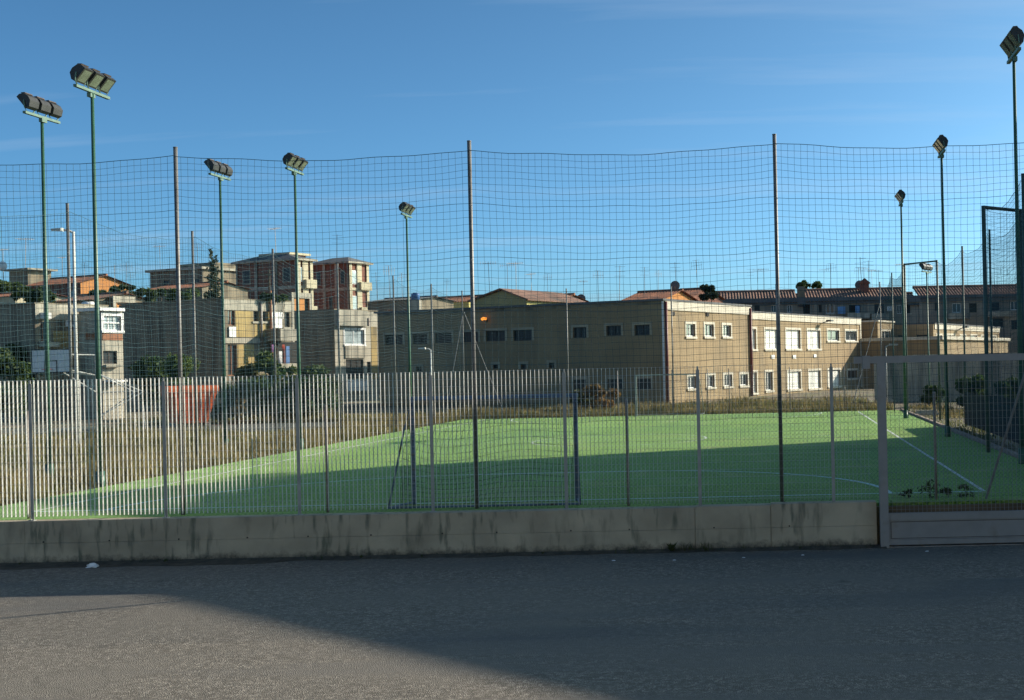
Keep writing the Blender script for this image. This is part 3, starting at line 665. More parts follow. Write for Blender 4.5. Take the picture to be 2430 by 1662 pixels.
        if sill:
            b = MB(); bx(u0 - .17, u1 + .17, z0 - .15, z0 - .002, -0.10, -0.004); b.build('sill', trim or concrete, w_)
        return w_

# ---- the school -------------------------------------------------------------
S = Bld('school_building', -7.3, 79.0)
H1 = S.hit(1573, 714, 'r')[1]; WX = S.hit(899, 790, 'f')[0]; L1 = S.hit(1781, 790, 'r')[0]
fw_up = [(914,795,956,818),(979,793,1014,817),(1032,790,1072,814),(1097,788,1135,812),(1153,785,1199,810),(1218,783,1263,809),(1360,777,1392,802),(1439,773,1474,797),(1506,771,1542,796)]
fw_lo = [(987,870,1001,881),(1170,865,1182,875),(1236,864,1249,876),(1303,861,1316,874),(1361,901,1391,926),(1442,900,1477,924),(1510,899,1545,924)]
rw = [(1628,769,1649,799),(1672,770,1693,799),(1715,772,1734,799),(1632,893,1652,922),(1677,891,1695,919),(1718,889,1737,917),(1756,888,1774,915)]
FO = [S.rect('f', p) for p in fw_up + fw_lo]; RO = [S.rect('r', p) for p in rw]
S.block('main_block', WX, 0, 0, L1, -0.1, H1, stucco, FO, RO)
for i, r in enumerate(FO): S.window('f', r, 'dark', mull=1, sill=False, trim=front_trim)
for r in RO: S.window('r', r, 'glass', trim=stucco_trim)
rf = MB().box(WX - .25, 0.12, -0.22, L1 + .1, H1 + .002, H1 + .14).build('roof', grey_roof, S.o)
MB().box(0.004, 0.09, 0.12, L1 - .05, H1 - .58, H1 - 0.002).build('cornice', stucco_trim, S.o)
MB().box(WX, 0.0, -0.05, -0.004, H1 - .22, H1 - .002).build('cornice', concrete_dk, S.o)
MB().tube([(0.12, 0.12, 0), (0.12, 0.12, H1 - .05)], 0.10, 8).build('downpipe', red_pipe, S.o, smooth=True)
MB().tube([(0.12, L1 - .2, 0), (0.12, L1 - .2, H1 - .1)], 0.10, 8).build('downpipe', red_pipe, S.o, smooth=True)
MB().box(-0.1, 0.02, -0.06, 0.02, 0, H1 - .01).build('corner_strip', white_paint, S.o)
for (x, y) in ((1597, 745), (1678, 747)):
    u, z = S.hit(x, y, 'r'); MB().box(0.004, 0.06, u - .18, u + .18, z - .12, z + .14).build('vent', void, S.o)
L2 = S.hit(2043, 790, 'r')[0]; H2 = S.hit(1783, 742, 'r')[1]
ww = [((1784,781,1795,829),'shutter'),((1816,782,1847,829),'shutter'),((1866,783,1900,828),'shutter'),((1917,784,1947,828),'shutter'),((1964,784,1992,809),'glass'),((2007,786,2034,809),'glass'),
      ((1785,884,1797,933),'shutter'),((1818,883,1834,927),'glass'),((1870,882,1901,924),'shutter'),((1920,880,1948,922),'shutter'),((1966,878,1995,917),'shutter'),((2012,879,2035,898),'dark')]
RO2 = [S.rect('r', p) for p, _ in ww]
S.block('wing', -9, -0.04, L1 + .004, L2, -0.1, H2, stucco, (), RO2)
for r, (_, k) in zip(RO2, ww): S.window('r', r, k, off=-0.04, trim=stucco_trim)
MB().box(-9.1, 0.06, L1 + .1, L2 + .1, H2 + .002, H2 + .12).build('roof', grey_roof, S.o)
MB().box(-0.036, 0.05, L1 + .1, L2 - .02, H2 - .5, H2 - 0.002).build('cornice', stucco_trim, S.o)
MB().box(-0.036, 0.03, L2 - .2, L2 - .004, 0, H2 - .51).build('corner_strip', stucco_trim, S.o)
for (x, y) in ((1834, 847), (1885, 847), (1934, 845)):
    u, z = S.hit(x, y, 'r'); MB().box(-0.036, 0.03, u - .28, u + .28, z - .14, z + .14).build('vent_cover', white_paint, S.o)
u, z = S.hit(1951, 764, 'r'); fx = MB(); fx.tube([(-.04, u, z - .1), (.7, u - .1, z + .05)], 0.04, 5); fx.box(.5, .95, u - .35, u + .25, z, z + .14); fx.build('wall_floodlight', lamp_black, S.o)
# low shaded block across the end of the wing, with its sunlit side, and the upper steps behind it
X3 = S.hit(2232, 880, 'f', L2)[0]; H3 = S.hit(2120, 809, 'f', L2)[1]
L4 = S.hit(2392, 815, 'r', X3)[0]
RO3 = [S.rect('f', p, L2) for p in ((2050,835,2075,850),)]
S.block('low_block', -0.04 + .01, X3, L2 + .004, L4, -0.1, H3, stucco, (), ())
MB().box(-0.03, X3 + .3, L2 - .15, L4 + .2, H3 + .002, H3 + .3).build('roof', stucco_trim, S.o)
# upper step one: dark front 2044-2083 and bright side 2083-2120
Yu = L2 + 2.5
xa = S.hit(2083, 785, 'f', Yu)[0]; Hu = S.hit(2083, 764, 'f', Yu)[1]; la = S.hit(2121, 785, 'r', xa)[0]
r0 = S.rect('r', (2092, 786, 2112, 804), xa)
S.block('upper_block', -6, xa, Yu, la, H3 + .302, Hu, stucco, (), [r0]); S.window('r', r0, 'glass', off=xa, trim=stucco_trim)
MB().box(-6.1, xa + .15, Yu - .15, la, Hu + .002, Hu + .15).build('roof', stucco_trim, S.o)
xb = S.hit(2215, 790, 'f', la)[0]; Hb = S.hit(2215, 769, 'f', la)[1]; lb_ = S.hit(2371, 795, 'r', xb)[0]
f1 = S.rect('f', (2130, 796, 2150, 806), la); f2 = S.rect('f', (2175, 795, 2205, 805), la)
rs = [S.rect('r', p, xb) for p in ((2222,796,2236,803),(2246,796,2266,803),(2278,797,2292,804),(2303,797,2318,805),(2328,798,2342,805),(2352,799,2364,806))]
S.block('upper_block', -6, xb, la + .004, lb_, H3 + .302, Hb, stucco, [f1, f2], rs)
for r in rs: S.window('r', r, 'glass', off=xb, trim=stucco_trim)
for r in (f1, f2): S.window('f', r, 'dark', off=la + .004)
MB().box(-6.1, xb + .15, la + .2, lb_ + .1, Hb + .002, Hb + .12).build('roof', grey_roof, S.o)
MB().box(xb + .004, xb + .09, la + .3, lb_, Hb - .5, Hb - .002).build('cornice', stucco_trim, S.o)
u, z = S.hit(2273, 779, 'r', xb); fx = MB(); fx.tube([(xb, u, z - .15), (xb + .9, u, z + .1)], 0.05, 5); fx.box(xb + .6, xb + 1.1, u - .4, u + .3, z, z + .18); fx.build('wall_floodlight', lamp_black, S.o)
tag(S.o, 'long two-storey tan school with flat roof, pale window surrounds and red downpipes', 'school')
# lit orange lamp on the dark front
u, z = S.hit(1155, 758, 'f')
wl = empty('wall_lamp', (*(Vector((S.X, S.Y)) + S.ex * u - S.ey * 0.02), z), BA)
MB().box(-.08, .08, -.12, 0.016, -.16, -.02).build('bracket', lamp_black, wl)
MB().tube([(-.16, -.3, .0), (0, -.32, .05), (.18, -.3, .02)], 0.10, 8).build('lamp_globe', glow, wl, smooth=True)
tag(wl, 'small lit orange lamp high on the dark school front', 'lamp')

# ---- stepped concrete houses at the left ----------------------------------------
def place(px, py, Y): p = at(px, py, Y); return p.x, Y, p.z
# house A, far left
x, y, zt = place(82, 722, 72.0); A = Bld('concrete_house', x, y)
LA = A.hit(186, 760, 'r')[0]
ro = [A.rect('r', p) for p in ((96,764,112,810),(161,743,175,770))]
A.block('walls', -9, 0, 0, LA + 2, -0.1, zt, concrete_dk, (), ro)
A.window('r', ro[0], 'brown', mull=1); A.window('r', ro[1], 'glass', mull=0, trim=white_paint)
A.fbox('parapet_band', 'r', (0.01, LA + 1.99, zt - .9, zt + .02), 0.004, 0.05, concrete)
A.fbox('plaster_patch', 'r', A.rect('r', (126, 786, 180, 850)), 0.004, 0.02, ochre)
A.fbox('air_conditioner', 'r', A.rect('r', (94, 743, 110, 757)), 0.004, 0.45, white_paint)
A.fbox('planter', 'r', A.rect('r', (92, 812, 128, 824)), 0.004, 0.5, concrete)
MB().box(-9.1, 0.06, -0.06, LA + 2, zt + .02, zt + .10).build('roof', concrete_dk, A.o)
tag(A.o, 'grey concrete house at the left edge with a white air conditioner on its sunny side', 'house', 'stepped concrete houses')
# house A bay with large white window
x, y, zt = place(240, 738, 73.0); A2 = Bld('concrete_house', x, y)
LB = A2.hit(291, 780, 'r')[0]; WB = A2.hit(188, 790, 'f')[0]
ro = [A2.rect('r', p) for p in ((246,750,287,785),(245,833,278,864))]
A2.block('walls', WB, 0, 0, LB, -0.1, zt, concrete, (), ro)
A2.window('r', ro[0], 'pale', mull=2, trim=white_paint); A2.window('r', ro[1], 'dark', mull=1)
bb = A2.rect('r', (244, 765, 288, 768)); A2.fbox('window_bar', 'r', (ro[0][0], ro[0][1], bb[2], bb[3]), -0.10, -0.04, white_paint)
A2.fbox('spandrel_panel', 'r', A2.rect('r', (243, 791, 290, 808)), 0.004, 0.03, brown_panel)
A2.fbox('planter', 'r', A2.rect('r', (243, 866, 278, 872)), 0.004, 0.35, concrete)
MB().box(WB - .2, 0.25, -0.25, LB, zt + .004, zt + .2).build('roof_slab', white_paint, A2.o)
A2.fbox('door_canopy', 'r', A2.rect('r', (247, 902, 284, 907)), 0.004, 0.7, white_paint)
A2.fbox('front_panel', 'f', A2.rect('f', (203, 790, 236, 806)), 0.004, 0.02, brown_panel)
tag(A2.o, 'narrow concrete house bay with big white window above a rust-brown panel', 'house', 'stepped concrete houses')
# orange roof tower behind it
def roof_tower(c, Y, px_r, px_door, lab):
    x, y, zt = place(c[0], c[1], Y); T = Bld('roof_tower', x, y); Lt = T.hit(px_r, c[1] + 25, 'r')[0]; ro = [T.rect('r', px_door)]
    T.block('walls', -3, 0, 0, Lt, 0, zt, orange_pl, (), ro); T.window('r', ro[0], 'dark', mull=0, sill=False, name='door')
    T.fbox('concrete_edge', 'r', (0, Lt, zt - .42, zt + .12), .004, .14, concrete); T.fbox('concrete_edge', 'r', (0, .3, 0, zt - .425), .004, .14, concrete); T.fbox('concrete_edge', 'r', (Lt - .3, Lt, 0, zt - .425), .004, .14, concrete)
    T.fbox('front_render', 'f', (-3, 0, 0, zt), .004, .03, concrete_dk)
    tag(T.o, lab, 'tower', 'orange roof towers')
roof_tower((266, 706), 106.0, 319, (303, 716, 312, 750), 'small orange plastered roof tower left of the big dark house wall')
# house B, the big dark wall with ochre side
x, y, zt = place(528, 711, 88.0); B = Bld('concrete_house', x, y)
LD = B.hit(692, 760, 'r')[0]; WD = B.hit(284, 800, 'f')[0]
ro = [B.rect('r', p) for p in ((541,729,557,773),(602,732,611,763),(623,733,632,763),(675,738,687,777),(541,818,562,892))]
B.block('walls', WD, 0, 0, LD, -0.1, zt, concrete_dk, (), ro)
for k, r in enumerate(ro): B.window('r', r, 'brown' if k in (0, 4) else 'dark', mull=1 if k in (0, 4) else 0, sill=k in (1, 2, 3))
B.fbox('parapet_band', 'r', (0.01, LD - .01, zt - .75, zt + .03), 0.004, 0.06, concrete)
for p in ((559,727,600,800),(633,727,640,800),(612,764,640,800),(564,818,603,892),(612,728,622,763),(603,764,611,800)): B.fbox('plaster_panel', 'r', B.rect('r', p), 0.004, 0.018, ochre)
B.fbox('floor_band', 'r', B.rect('r', (530, 803, 620, 815)), 0.02, 0.07, concrete)
B.fbox('balcony_panel', 'r', B.rect('r', (542, 776, 558, 801)), 0.022, 0.10, white_paint)
B.fbox('awning', 'r', B.rect('r', (641, 757, 664, 779)), 0.02, 0.25, white_paint)
B.fbox('upper_wall', 'r', B.rect('r', (641, 716, 672, 756)), 0.004, 0.016, white_paint)
p0 = B.hit(616, 716, 'r'); p1 = B.hit(620, 820, 'r'); MB().tube([(0.14, p0[0], p0[1]), (0.14, p0[0], p1[1])], 0.09, 8).build('flue_pipe', galv_dull, B.o, smooth=True)
p0 = B.hit(637, 690, 'r'); MB().tube([(0.18, p0[0], 3.0), (0.18, p0[0], p0[1])], 0.10, 8).build('flue_pipe', brown_panel, B.o, smooth=True)
bal = B.rect('r', (661, 781, 706, 809), 1.6)
MB().box(0.02, 1.6, bal[0] + .2, bal[1], bal[2], bal[2] + .18).build('balcony_floor', concrete, B.o)
B.fbox('balcony_parapet', 'r', (bal[0] + .2, bal[1], bal[2] + .182, bal[3]), -0.12, 0, concrete, off=1.6)
MB().box(0.02, 1.478, bal[0] + .2, bal[0] + .32, bal[2] + .182, bal[3]).build('balcony_side', concrete_dk, B.o)
lo = B.rect('r', (643, 812, 704, 862)); B.fbox('porch_opening', 'r', lo, 0.004, 0.012, void)
B.fbox('porch_wall', 'r', B.rect('r', (667, 863, 705, 892), 1.6), -0.12, 0, concrete, off=1.6)
B.fbox('door_frame', 'r', B.rect('r', (672, 822, 676, 863)), 0.02, 0.06, red_pipe); B.fbox('blue_door', 'r', B.rect('r', (678, 822, 686, 863)), 0.02, 0.05, tank_blue)
MB().box(WD - .1, 0.08, -0.08, LD, zt + .03, zt + .12).build('roof', concrete_dk, B.o)
tag(B.o, 'large concrete house with windowless dark front and peeling ochre sunny side', 'house', 'stepped concrete houses')
def hang(name, face_b, px, off, mat, lab):
    r = face_b.rect('r', px, off); o = MB()
    n_ = 6
    for i in range(n_):
        u0 = r[0] + (r[1] - r[0]) * i / n_; u1 = r[0] + (r[1] - r[0]) * (i + 1) / n_; d0 = 0.05 * math.sin(i * 1.7); d1 = 0.05 * math.sin((i + 1) * 1.7)
        o.hexa([(off+d0, u0, r[2]), (off+d0+.02, u0, r[2]), (off+d1+.02, u1, r[2]), (off+d1, u1, r[2]), (off, u0, r[3]), (off+.02, u0, r[3]), (off+.02, u1, r[3]), (off, u1, r[3])])
    q = o.build(name, mat); q.location = face_b.o.location; q.rotation_euler = face_b.o.rotation_euler
    tag(q, lab, 'laundry', 'laundry on the houses')
hang('laundry_sheet', B, (662, 834, 669, 864), 1.2, cloth_white, 'white sheet hanging under the balcony of the ochre house')
hang('laundry_shirt', B, (669, 818, 675, 832), 1.2, cloth_red, 'red shirt hanging under the balcony of the ochre house')
hang('laundry_shirt', B, (644, 818, 654, 836), 1.2, cloth_purple, 'purple garment hanging under the balcony of the ochre house')
roof_tower((690, 697), 120.0, 738, (723, 707, 733, 745), 'orange plastered roof tower with pale edge before the brick apartment block')
# house C beside the school
x, y, zt = place(793, 736, 106.0); C = Bld('concrete_house', x, y)
LF = C.hit(897, 800, 'r')[0]; WF = C.hit(700, 800, 'f')[0]
ro = [C.rect('r', p) for p in ((818,783,864,818),(821,853,863,899),(871,859,880,884))]
C.block('walls', WF, 0, 0, LF, -0.1, zt, concrete, (), ro)
C.window('r', ro[0], 'pale', mull=1, trim=white_paint); C.window('r', ro[1], 'void', mull=2, sill=False, name='loggia'); C.window('r', ro[2], 'dark', mull=0)
C.fbox('parapet', 'r', C.rect('r', (793, 737, 863, 774)), 0.004, 0.5, concrete)
C.fbox('loggia_parapet', 'r', C.rect('r', (818, 821, 865, 850)), 0.004, 0.12, concrete)
C.fbox('white_railing', 'r', C.rect('r', (820, 902, 869, 928)), 0.004, 0.3, white_paint)
C.fbox('plaster_strip', 'r', C.rect('r', (881, 776, 895, 900)), 0.004, 0.02, ochre)
C.fbox('shaded_front_skin', 'f', (WF, -0.02, 0, zt - .05), 0.004, 0.03, concrete_dk)  # darker concrete skin, shade of the front put into its colour
C.fbox('downpipe', 'r', C.rect('r', (863, 755, 866, 775)), 0.51, 0.6, galv_dull)
MB().box(WF, 0.05, -0.05, LF, zt + .004, zt + .1).build('roof', concrete_dk, C.o)
tag(C.o, 'concrete house with loggia and white balcony railing beside the school end', 'house', 'stepped concrete houses')

# ---- brick apartment block behind ------------------------------------------------
def apartment(name, px_corner, Y, px_left, px_right, lab, hip=True):
    x, y, zt = place(px_corner[0], px_corner[1], Y); Q = Bld(name, x, y)
    Wq = Q.hit(px_left, 660, 'f')[0]; Lq = Q.hit(px_right, 660, 'r')[0]
    nst = 5; hs = zt / nst
    fo = []; nb = max(3, int(-Wq / 3.0))
    Q.block('walls', Wq, 0, 0, Lq, 0, zt, brick); Q.fbox('side_render', 'r', (0.02, Lq - .02, 0, zt - .02), 0.0, 0.003, brick)
    for k in range(1, nst): Q.fbox('floor_beam', 'f', (Wq, 0, k * hs - .18, k * hs + .18), 0.004, 0.08, concrete); Q.fbox('floor_beam', 'r', (0, Lq, k * hs - .18, k * hs + .18), 0.004, 0.08, cream_pl)
    for k in range(nb + 1):
        u = Wq + (0 - Wq) * k / nb; Q.fbox('column', 'f', (max(Wq, u - .2), min(0, u + .2), 0, zt), 0.081, 0.14, concrete)
    nr_ = max(2, int(Lq / 2.2))
    for k in range(nr_ + 1):
        u = Lq * k / nr_; Q.fbox('column', 'r', (max(0, u - .42), min(Lq, u + .42), 0, zt), 0.081, 0.14, cream_pl)
    for st_ in range(1, nst):
        for k in range(nb):
            u0 = Wq + (0 - Wq) * (k + .3) / nb; u1 = Wq + (0 - Wq) * (k + .7) / nb
            if (k + st_) % 2: continue
            w_ = Q.fbox('window', 'f', (u0, u1, st_ * hs + .6, st_ * hs + 2.3), 0.004, 0.05, concrete); Q.fbox('pane', 'f', (u0 + .1, u1 - .1, st_ * hs + .7, st_ * hs + 2.2), 0.051, 0.06, dark_glass, w_)
        for k in range(nr_):
            u0 = Lq * (k + .25) / nr_; u1 = Lq * (k + .75) / nr_
            if k % 2 == 0:
                w_ = Q.fbox('window', 'r', (u0, u1, st_ * hs + .6, st_ * hs + 2.3), 0.004, 0.05, white_paint); Q.fbox('pane', 'r', (u0 + .1, u1 - .1, st_ * hs + .7, st_ * hs + 2.2), 0.051, 0.06, glass_pale, w_)
            else:
                Q.fbox('balcony', 'r', (u0 - .5, u1 + .5, st_ * hs - .1, st_ * hs + .9), 0.15, 0.5, cream_pl)
    b = MB(); e = 0.45; zt2 = zt + 0.95
    b.box(Wq - e, e, -e, Lq + e, zt + .004, zt + .22)
    roof = b.build('roof', concrete, Q.o)
    b = MB(); cx0, cx1, cy = Wq * 0.72, Wq * 0.28, Lq / 2
    b.quad((Wq - e, -e, zt + .22), (e, -e, zt + .22), (cx1, cy, zt2), (cx0, cy, zt2)); b.quad((e, -e, zt + .22), (e, Lq + e, zt + .22), (cx1, cy, zt2))
    b.quad((e, Lq + e, zt + .22), (Wq - e, Lq + e, zt + .22), (cx0, cy, zt2), (cx1, cy, zt2)); b.quad((Wq - e, Lq + e, zt + .22), (Wq - e, -e, zt + .22), (cx0, cy, zt2))
    b.build('roof_slopes', grey_roof, Q.o)
    tag(Q.o, lab, 'apartment block', 'brick apartment blocks')
    return Q, Wq, Lq, zt
Q1, w1, l1, z1 = apartment('apartment_block', (704, 618), 140, 562, 741, 'dull brick apartment block with concrete columns and small penthouse, left of the pair')
r = Q1.rect('f', (650, 601, 712, 616)); MB().box(r[0] - 3.2, r[1] - 3.2, 1.5, 4.0, z1 + .3, r[3]).build('penthouse', brick, Q1.o)
MB().box(r[0] - 3.6, r[1] - 2.8, 1.1, 4.4, r[3] + .004, r[3] + .25).build('penthouse_roof', cream_pl, Q1.o)
Q2, w2, l2, z2 = apartment('apartment_block', (827, 625), 150, 742, 874, 'dull brick apartment block with pale balconies on the sunny side, right of the pair')

# ---- tile roof helper ---------------------------------------------------------------
def tile_slope(name, mat, parent, p0, p1, q1, q0, pitch=0.30, amp=0.05):
    # corrugated sheet between eave p0-p1 and ridge q0-q1 (local coordinates)
    p0, p1, q0, q1 = map(Vector, (p0, p1, q0, q1)); n = max(4, int((p1 - p0).length / pitch)) * 2
    nrm = (p1 - p0).cross(q0 - p0).normalized(); b = MB()
    if nrm.z < 0: nrm = -nrm
    for i in range(n + 1):
        t = i / n; o = nrm * (amp if i % 2 else 0.0)
        b.v += [tuple(p0.lerp(p1, t) + o), tuple(q0.lerp(q1, t) + o)]
    for i in range(n): b.f.append((2*i, 2*i + 2, 2*i + 3, 2*i + 1))
    for i in range(n + 1):
        pass
    return b.build(name, mat, parent)
def gable_house(name, px_eave, Y, px_left, px_right, y_ridge, wallm, roofm, lab, depth=7, ang=BA, base=0.0, sidem=None, pitch=0.32, nwin=3):
    # front eave corner (right end) at px_eave; long side faces the camera
    x, y, ze = place(px_eave[0], px_eave[1], Y); G = Bld(name, x, y, ang)
    Wg = G.hit(px_left, px_eave[1], 'f')[0]; zr = G.hit(px_eave[0], y_ridge, 'f')[1]
    dz = zr - ze; zr = ze + dz * (1 + depth / 2 / Y)
    G.block('walls', Wg, 0, 0, depth, base, ze, wallm)
    b = MB(); sm = sidem or wallm
    b.prism([(0, 0, ze), (0, depth, ze), (0, depth / 2, zr)], (-0.15, 0, 0)); b.build('gable', sm, G.o)
    b = MB(); b.prism([(Wg, 0, ze), (Wg, depth, ze), (Wg, depth / 2, zr)], (0.15, 0, 0)); b.build('gable', sm, G.o)
    if sidem: G.fbox('side_render', 'r', (0.01, depth - .01, base, ze - .02), 0.004, 0.03, sidem)
    e = 0.35; s_ = (zr - ze) / (depth / 2)
    tile_slope('roof_slope', roofm, G.o, (Wg - e, -e, ze - e * s_ + .06), (e, -e, ze - e * s_ + .06), (e, depth / 2, zr + .06), (Wg - e, depth / 2, zr + .06), pitch)
    tile_slope('roof_slope', roofm, G.o, (e, depth + e, ze - e * s_ + .06), (Wg - e, depth + e, ze - e * s_ + .06), (Wg - e, depth / 2, zr + .06), (e, depth / 2, zr + .06), pitch)
    MB().tube([(Wg - e, depth / 2, zr + .1), (e, depth / 2, zr + .1)], 0.14, 6).build('ridge', roofm, G.o)
    for k in range(nwin):
        u = Wg * (k + .5) / nwin; w_ = G.fbox('window', 'f', (u - .5, u + .5, ze - 2.2, ze - .8), 0.004, 0.04, concrete); G.fbox('pane', 'f', (u - .42, u + .42, ze - 2.12, ze - .88), 0.041, 0.05, glass, w_)
    tag(G.o, lab, 'house', 'tile-roofed houses')
    return G, Wg, ze, zr
gable_house('tiled_house', (190, 671), 135, 66, 200, 652, brick, tile_red, 'brick house with orange side under a red tiled roof at the far left', depth=6, sidem=orange_pl)
gable_house('tiled_house', (222, 712), 105, 120, 200, 695, concrete_dk, tile_dark, 'low house with brown tiled roof behind the left concrete house', depth=6)
gable_house('tiled_house', (36, 704), 104, -60, 40, 692, cream_pl, tile_red, 'cream house with orange roof edge at the left picture border', depth=5, sidem=cream_pl)
gable_house('tiled_house', (480, 682), 130, 345, 480, 668, concrete_dk, tile_red, 'grey house with a strip of red roof below the flat grey building', depth=6)
gable_house('tiled_house', (1112, 716), 136, 1000, 1112, 701, yellow_pl, tile_red, 'yellow house with red tiled roof left of the olive gable', depth=6.5, sidem=yellow_pl)
gable_house('tiled_house', (1318, 714), 116, 1222, 1318, 699, cream_pl, tile_red, 'small cream-gabled house with red tiled roof right of the olive gable', depth=5.5, sidem=cream_pl)
gable_house('tiled_house', (1572, 711), 118, 1478, 1590, 688, brick, tile_red, 'red tiled house peeking over the school roof corner', depth=7, sidem=orange_pl)
gable_house('tiled_house', (1640, 706), 124, 1582, 1600, 684, brick, tile_red, 'small brick house with low red roof between school roof and dark tree', depth=7)
gable_house('tiled_house', (985, 712), 125, 872, 985, 704, concrete_dk, grey_roof, 'low dark roof with rooftop clutter between apartment block and school', depth=6)
# olive gable: its gable end faces the camera
x, y, ze = place(1249, 711, 108); O = Bld('gabled_house', x, y)
Wo = O.hit(1122, 700, 'f')[0]; zr = O.hit(1191, 690, 'f')[1]; xm = O.hit(1191, 690, 'f')[0]; zl = O.hit(1122, 700, 'f')[1]
b = MB(); b.prism([(Wo, 0, 0), (0, 0, 0), (0, 0, ze), (xm, 0, zr), (Wo, 0, ze + .1)], (0, 9, 0)); b.build('walls', olive_pl, O.o)
b = MB()
for (xa_, za_, xb_, zb_) in ((Wo - .4, ze, xm, zr + .08), (xm, zr + .08, .4, ze - .1)):
    b.hexa([(xa_, -.35, za_), (xb_, -.35, zb_), (xb_, 9.3, zb_), (xa_, 9.3, za_), (xa_, -.35, za_ + .12), (xb_, -.35, zb_ + .12), (xb_, 9.3, zb_ + .12), (xa_, 9.3, za_ + .12)])
b.build('roof', tile_dark, O.o)
O.fbox('side_render', 'r', (.02, 8.9, 0, ze - .3), .004, .03, yellow_pl)
tag(O.o, 'olive green house showing its wide gable end above the school roof', 'house')
# flat grey building far left and small hut
x, y, zt = place(480, 639, 150); F = Bld('flat_roofed_building', x, y); Wf = F.hit(356, 660, 'f')[0]
fo = [(Wf + 2.2 + 2.6 * k, Wf + 3.4 + 2.6 * k, zt - 2.2, zt - 1.1) for k in range(3)]
F.block('walls', Wf, 0, 0, 9, 0, zt, concrete_dk, fo); [F.window('f', q, 'dark', mull=0) for q in fo]
MB().box(Wf - .4, .4, -.4, 9.2, zt + .004, zt + .3).build('roof', concrete, F.o)
r = F.rect('f', (393, 633, 478, 637)); MB().box(r[0], -.2, 2, 7, zt + .302, zt + 1.0).build('roof_storey', concrete_dk, F.o)
tag(F.o, 'flat-roofed grey building on the skyline left of the conifer', 'building')
x, y, zt = place(66, 641, 150); F2 = Bld('roof_hut', x, y); r = F2.rect('f', (22, 640, 64, 668))
F2.block('walls', r[0], 0, 0, 3, 0, zt, concrete_dk); MB().box(r[0] - .6, .7, -.5, 3.4, zt + .004, zt + .22).build('roof', concrete, F2.o)
tag(F2.o, 'dark hut with flat overhanging slab roof on the far left skyline', 'hut')

# ---- long tiled row on the right ---------------------------------------------------------
x, y, zr_ = place(2520, 716, 148); R = Bld('terraced_row', x, y, 0.05)
Wr = R.hit(1700, 718, 'f')[0]; ze = R.hit(2100, 714, 'f')[1]; depth = 10; zr = ze + (R.hit(2100, 683, 'f')[1] - ze) * (1 + depth / 2 / 148)
dark_w = [(1790,722,1803,740),(1868,724,1880,742),(1906,722,1922,745),(1943,724,1950,742),(1960,722,1980,744),(2015,724,2042,742),(2075,722,2098,744),(2128,724,2140,745),(2152,722,2160,744),(2218,718,2228,738),(2260,720,2280,742),(2300,720,2318,742),(2352,718,2372,738),(2398,716,2416,736),(2352,756,2380,778),(2400,760,2416,782),(1830,724,1842,742)]
fo = [R.rect('f', p) for p in dark_w]
R.block('walls', Wr, 0, 0, depth, 0, ze, rowhouse, fo)
for i, q in enumerate(fo): R.window('f', q, ['dark', 'glass', 'void'][i % 3], mull=1, sill=i % 2 == 0)
cuts = [1700, 1893, 1911, 2155, 2182, 2600]; e = 0.5; s_ = (zr - ze) / (depth / 2)
us = [R.hit(c, 715, 'f')[0] for c in cuts]
for k in range(len(us) - 1):
    dz = [0, -.5, 0.05, -.6, 0.15][k]
    tile_slope('roof_section', tile_dark if k % 2 == 0 else grey_roof, R.o, (us[k], -e, ze - e * s_ + .1 + dz), (us[k+1], -e, ze - e * s_ + .1 + dz), (us[k+1], depth / 2, zr + dz), (us[k], depth / 2, zr + dz), 0.36, 0.10)
    MB().tube([(us[k], depth / 2, zr + dz + .05), (us[k+1], depth / 2, zr + dz + .05)], 0.2, 6).build('ridge', tile_dark, R.o)
MB().box(us[0], us[-1], -.3, .3, ze - .25, ze + .55).build('eave_board', grey_roof, R.o)
for c in (1855, 1935, 1998, 2062, 2110, 2185, 2245, 2340, 2386): u = R.hit(c, 740, 'f')[0]; R.fbox('pilaster', 'f', (u - .2, u + .2, 0, ze - .05), 0.004, 0.15, rowhouse)
for p in ((2010,744,2062,757),(2066,746,2108,760),(2248,744,2300,758),(2340,740,2400,752)):
    r = R.rect('f', p); R.fbox('balcony', 'f', r, 0.16, 1.1, concrete)
r = R.rect('f', (1893, 684, 1910, 714)); MB().box(r[0], r[1], -.2, 1.2, ze, ze + 1.9).build('chimney_stack', concrete_dk, R.o)
cz = R.hit(2060, 690, 'f'); ch = empty('unused') if False else None
b = MB(); b.box(cz[0] - .5, cz[0] + .5, 3.2, 4.2, zr - 1, zr + .7); b.prism([(cz[0] - .75, 3, zr + .7), (cz[0] + .75, 3, zr + .7), (cz[0], 3, zr + 1.35)], (0, 1.4, 0)); b.build('chimney', brick, R.o)
tag(R.o, 'long shaded terraced row with weathered tiled roof across the right background', 'terraced houses')
for i, (px, m, lb) in enumerate((((1988,728,2006,745), cloth_blue, 'blue laundry on the terraced row, left piece'), ((2030,726,2040,743), cloth_blue, 'blue laundry on the terraced row, right piece'), ((2105,727,2118,738), cloth_white, 'pale washing hung below the tiled roof behind the far right corner pole'))):
    r = R.rect('f', px, -0.6); o = MB(); n_ = 5
    for k in range(n_):
        u0 = r[0] + (r[1] - r[0]) * k / n_; u1 = r[0] + (r[1] - r[0]) * (k + 1) / n_; d = [.05 * math.sin(k * 1.9), .05 * math.sin((k + 1) * 1.9)]
        o.hexa([(u0, -.6 + d[0], r[2]), (u1, -.6 + d[1], r[2]), (u1, -.58 + d[1], r[2]), (u0, -.58 + d[0], r[2]), (u0, -.6, r[3]), (u1, -.6, r[3]), (u1, -.58, r[3]), (u0, -.58, r[3])])
    q = o.build('laundry_sheet', m); q.location = R.o.location; q.rotation_euler = R.o.rotation_euler; tag(q, lb, 'laundry', 'laundry on the houses')

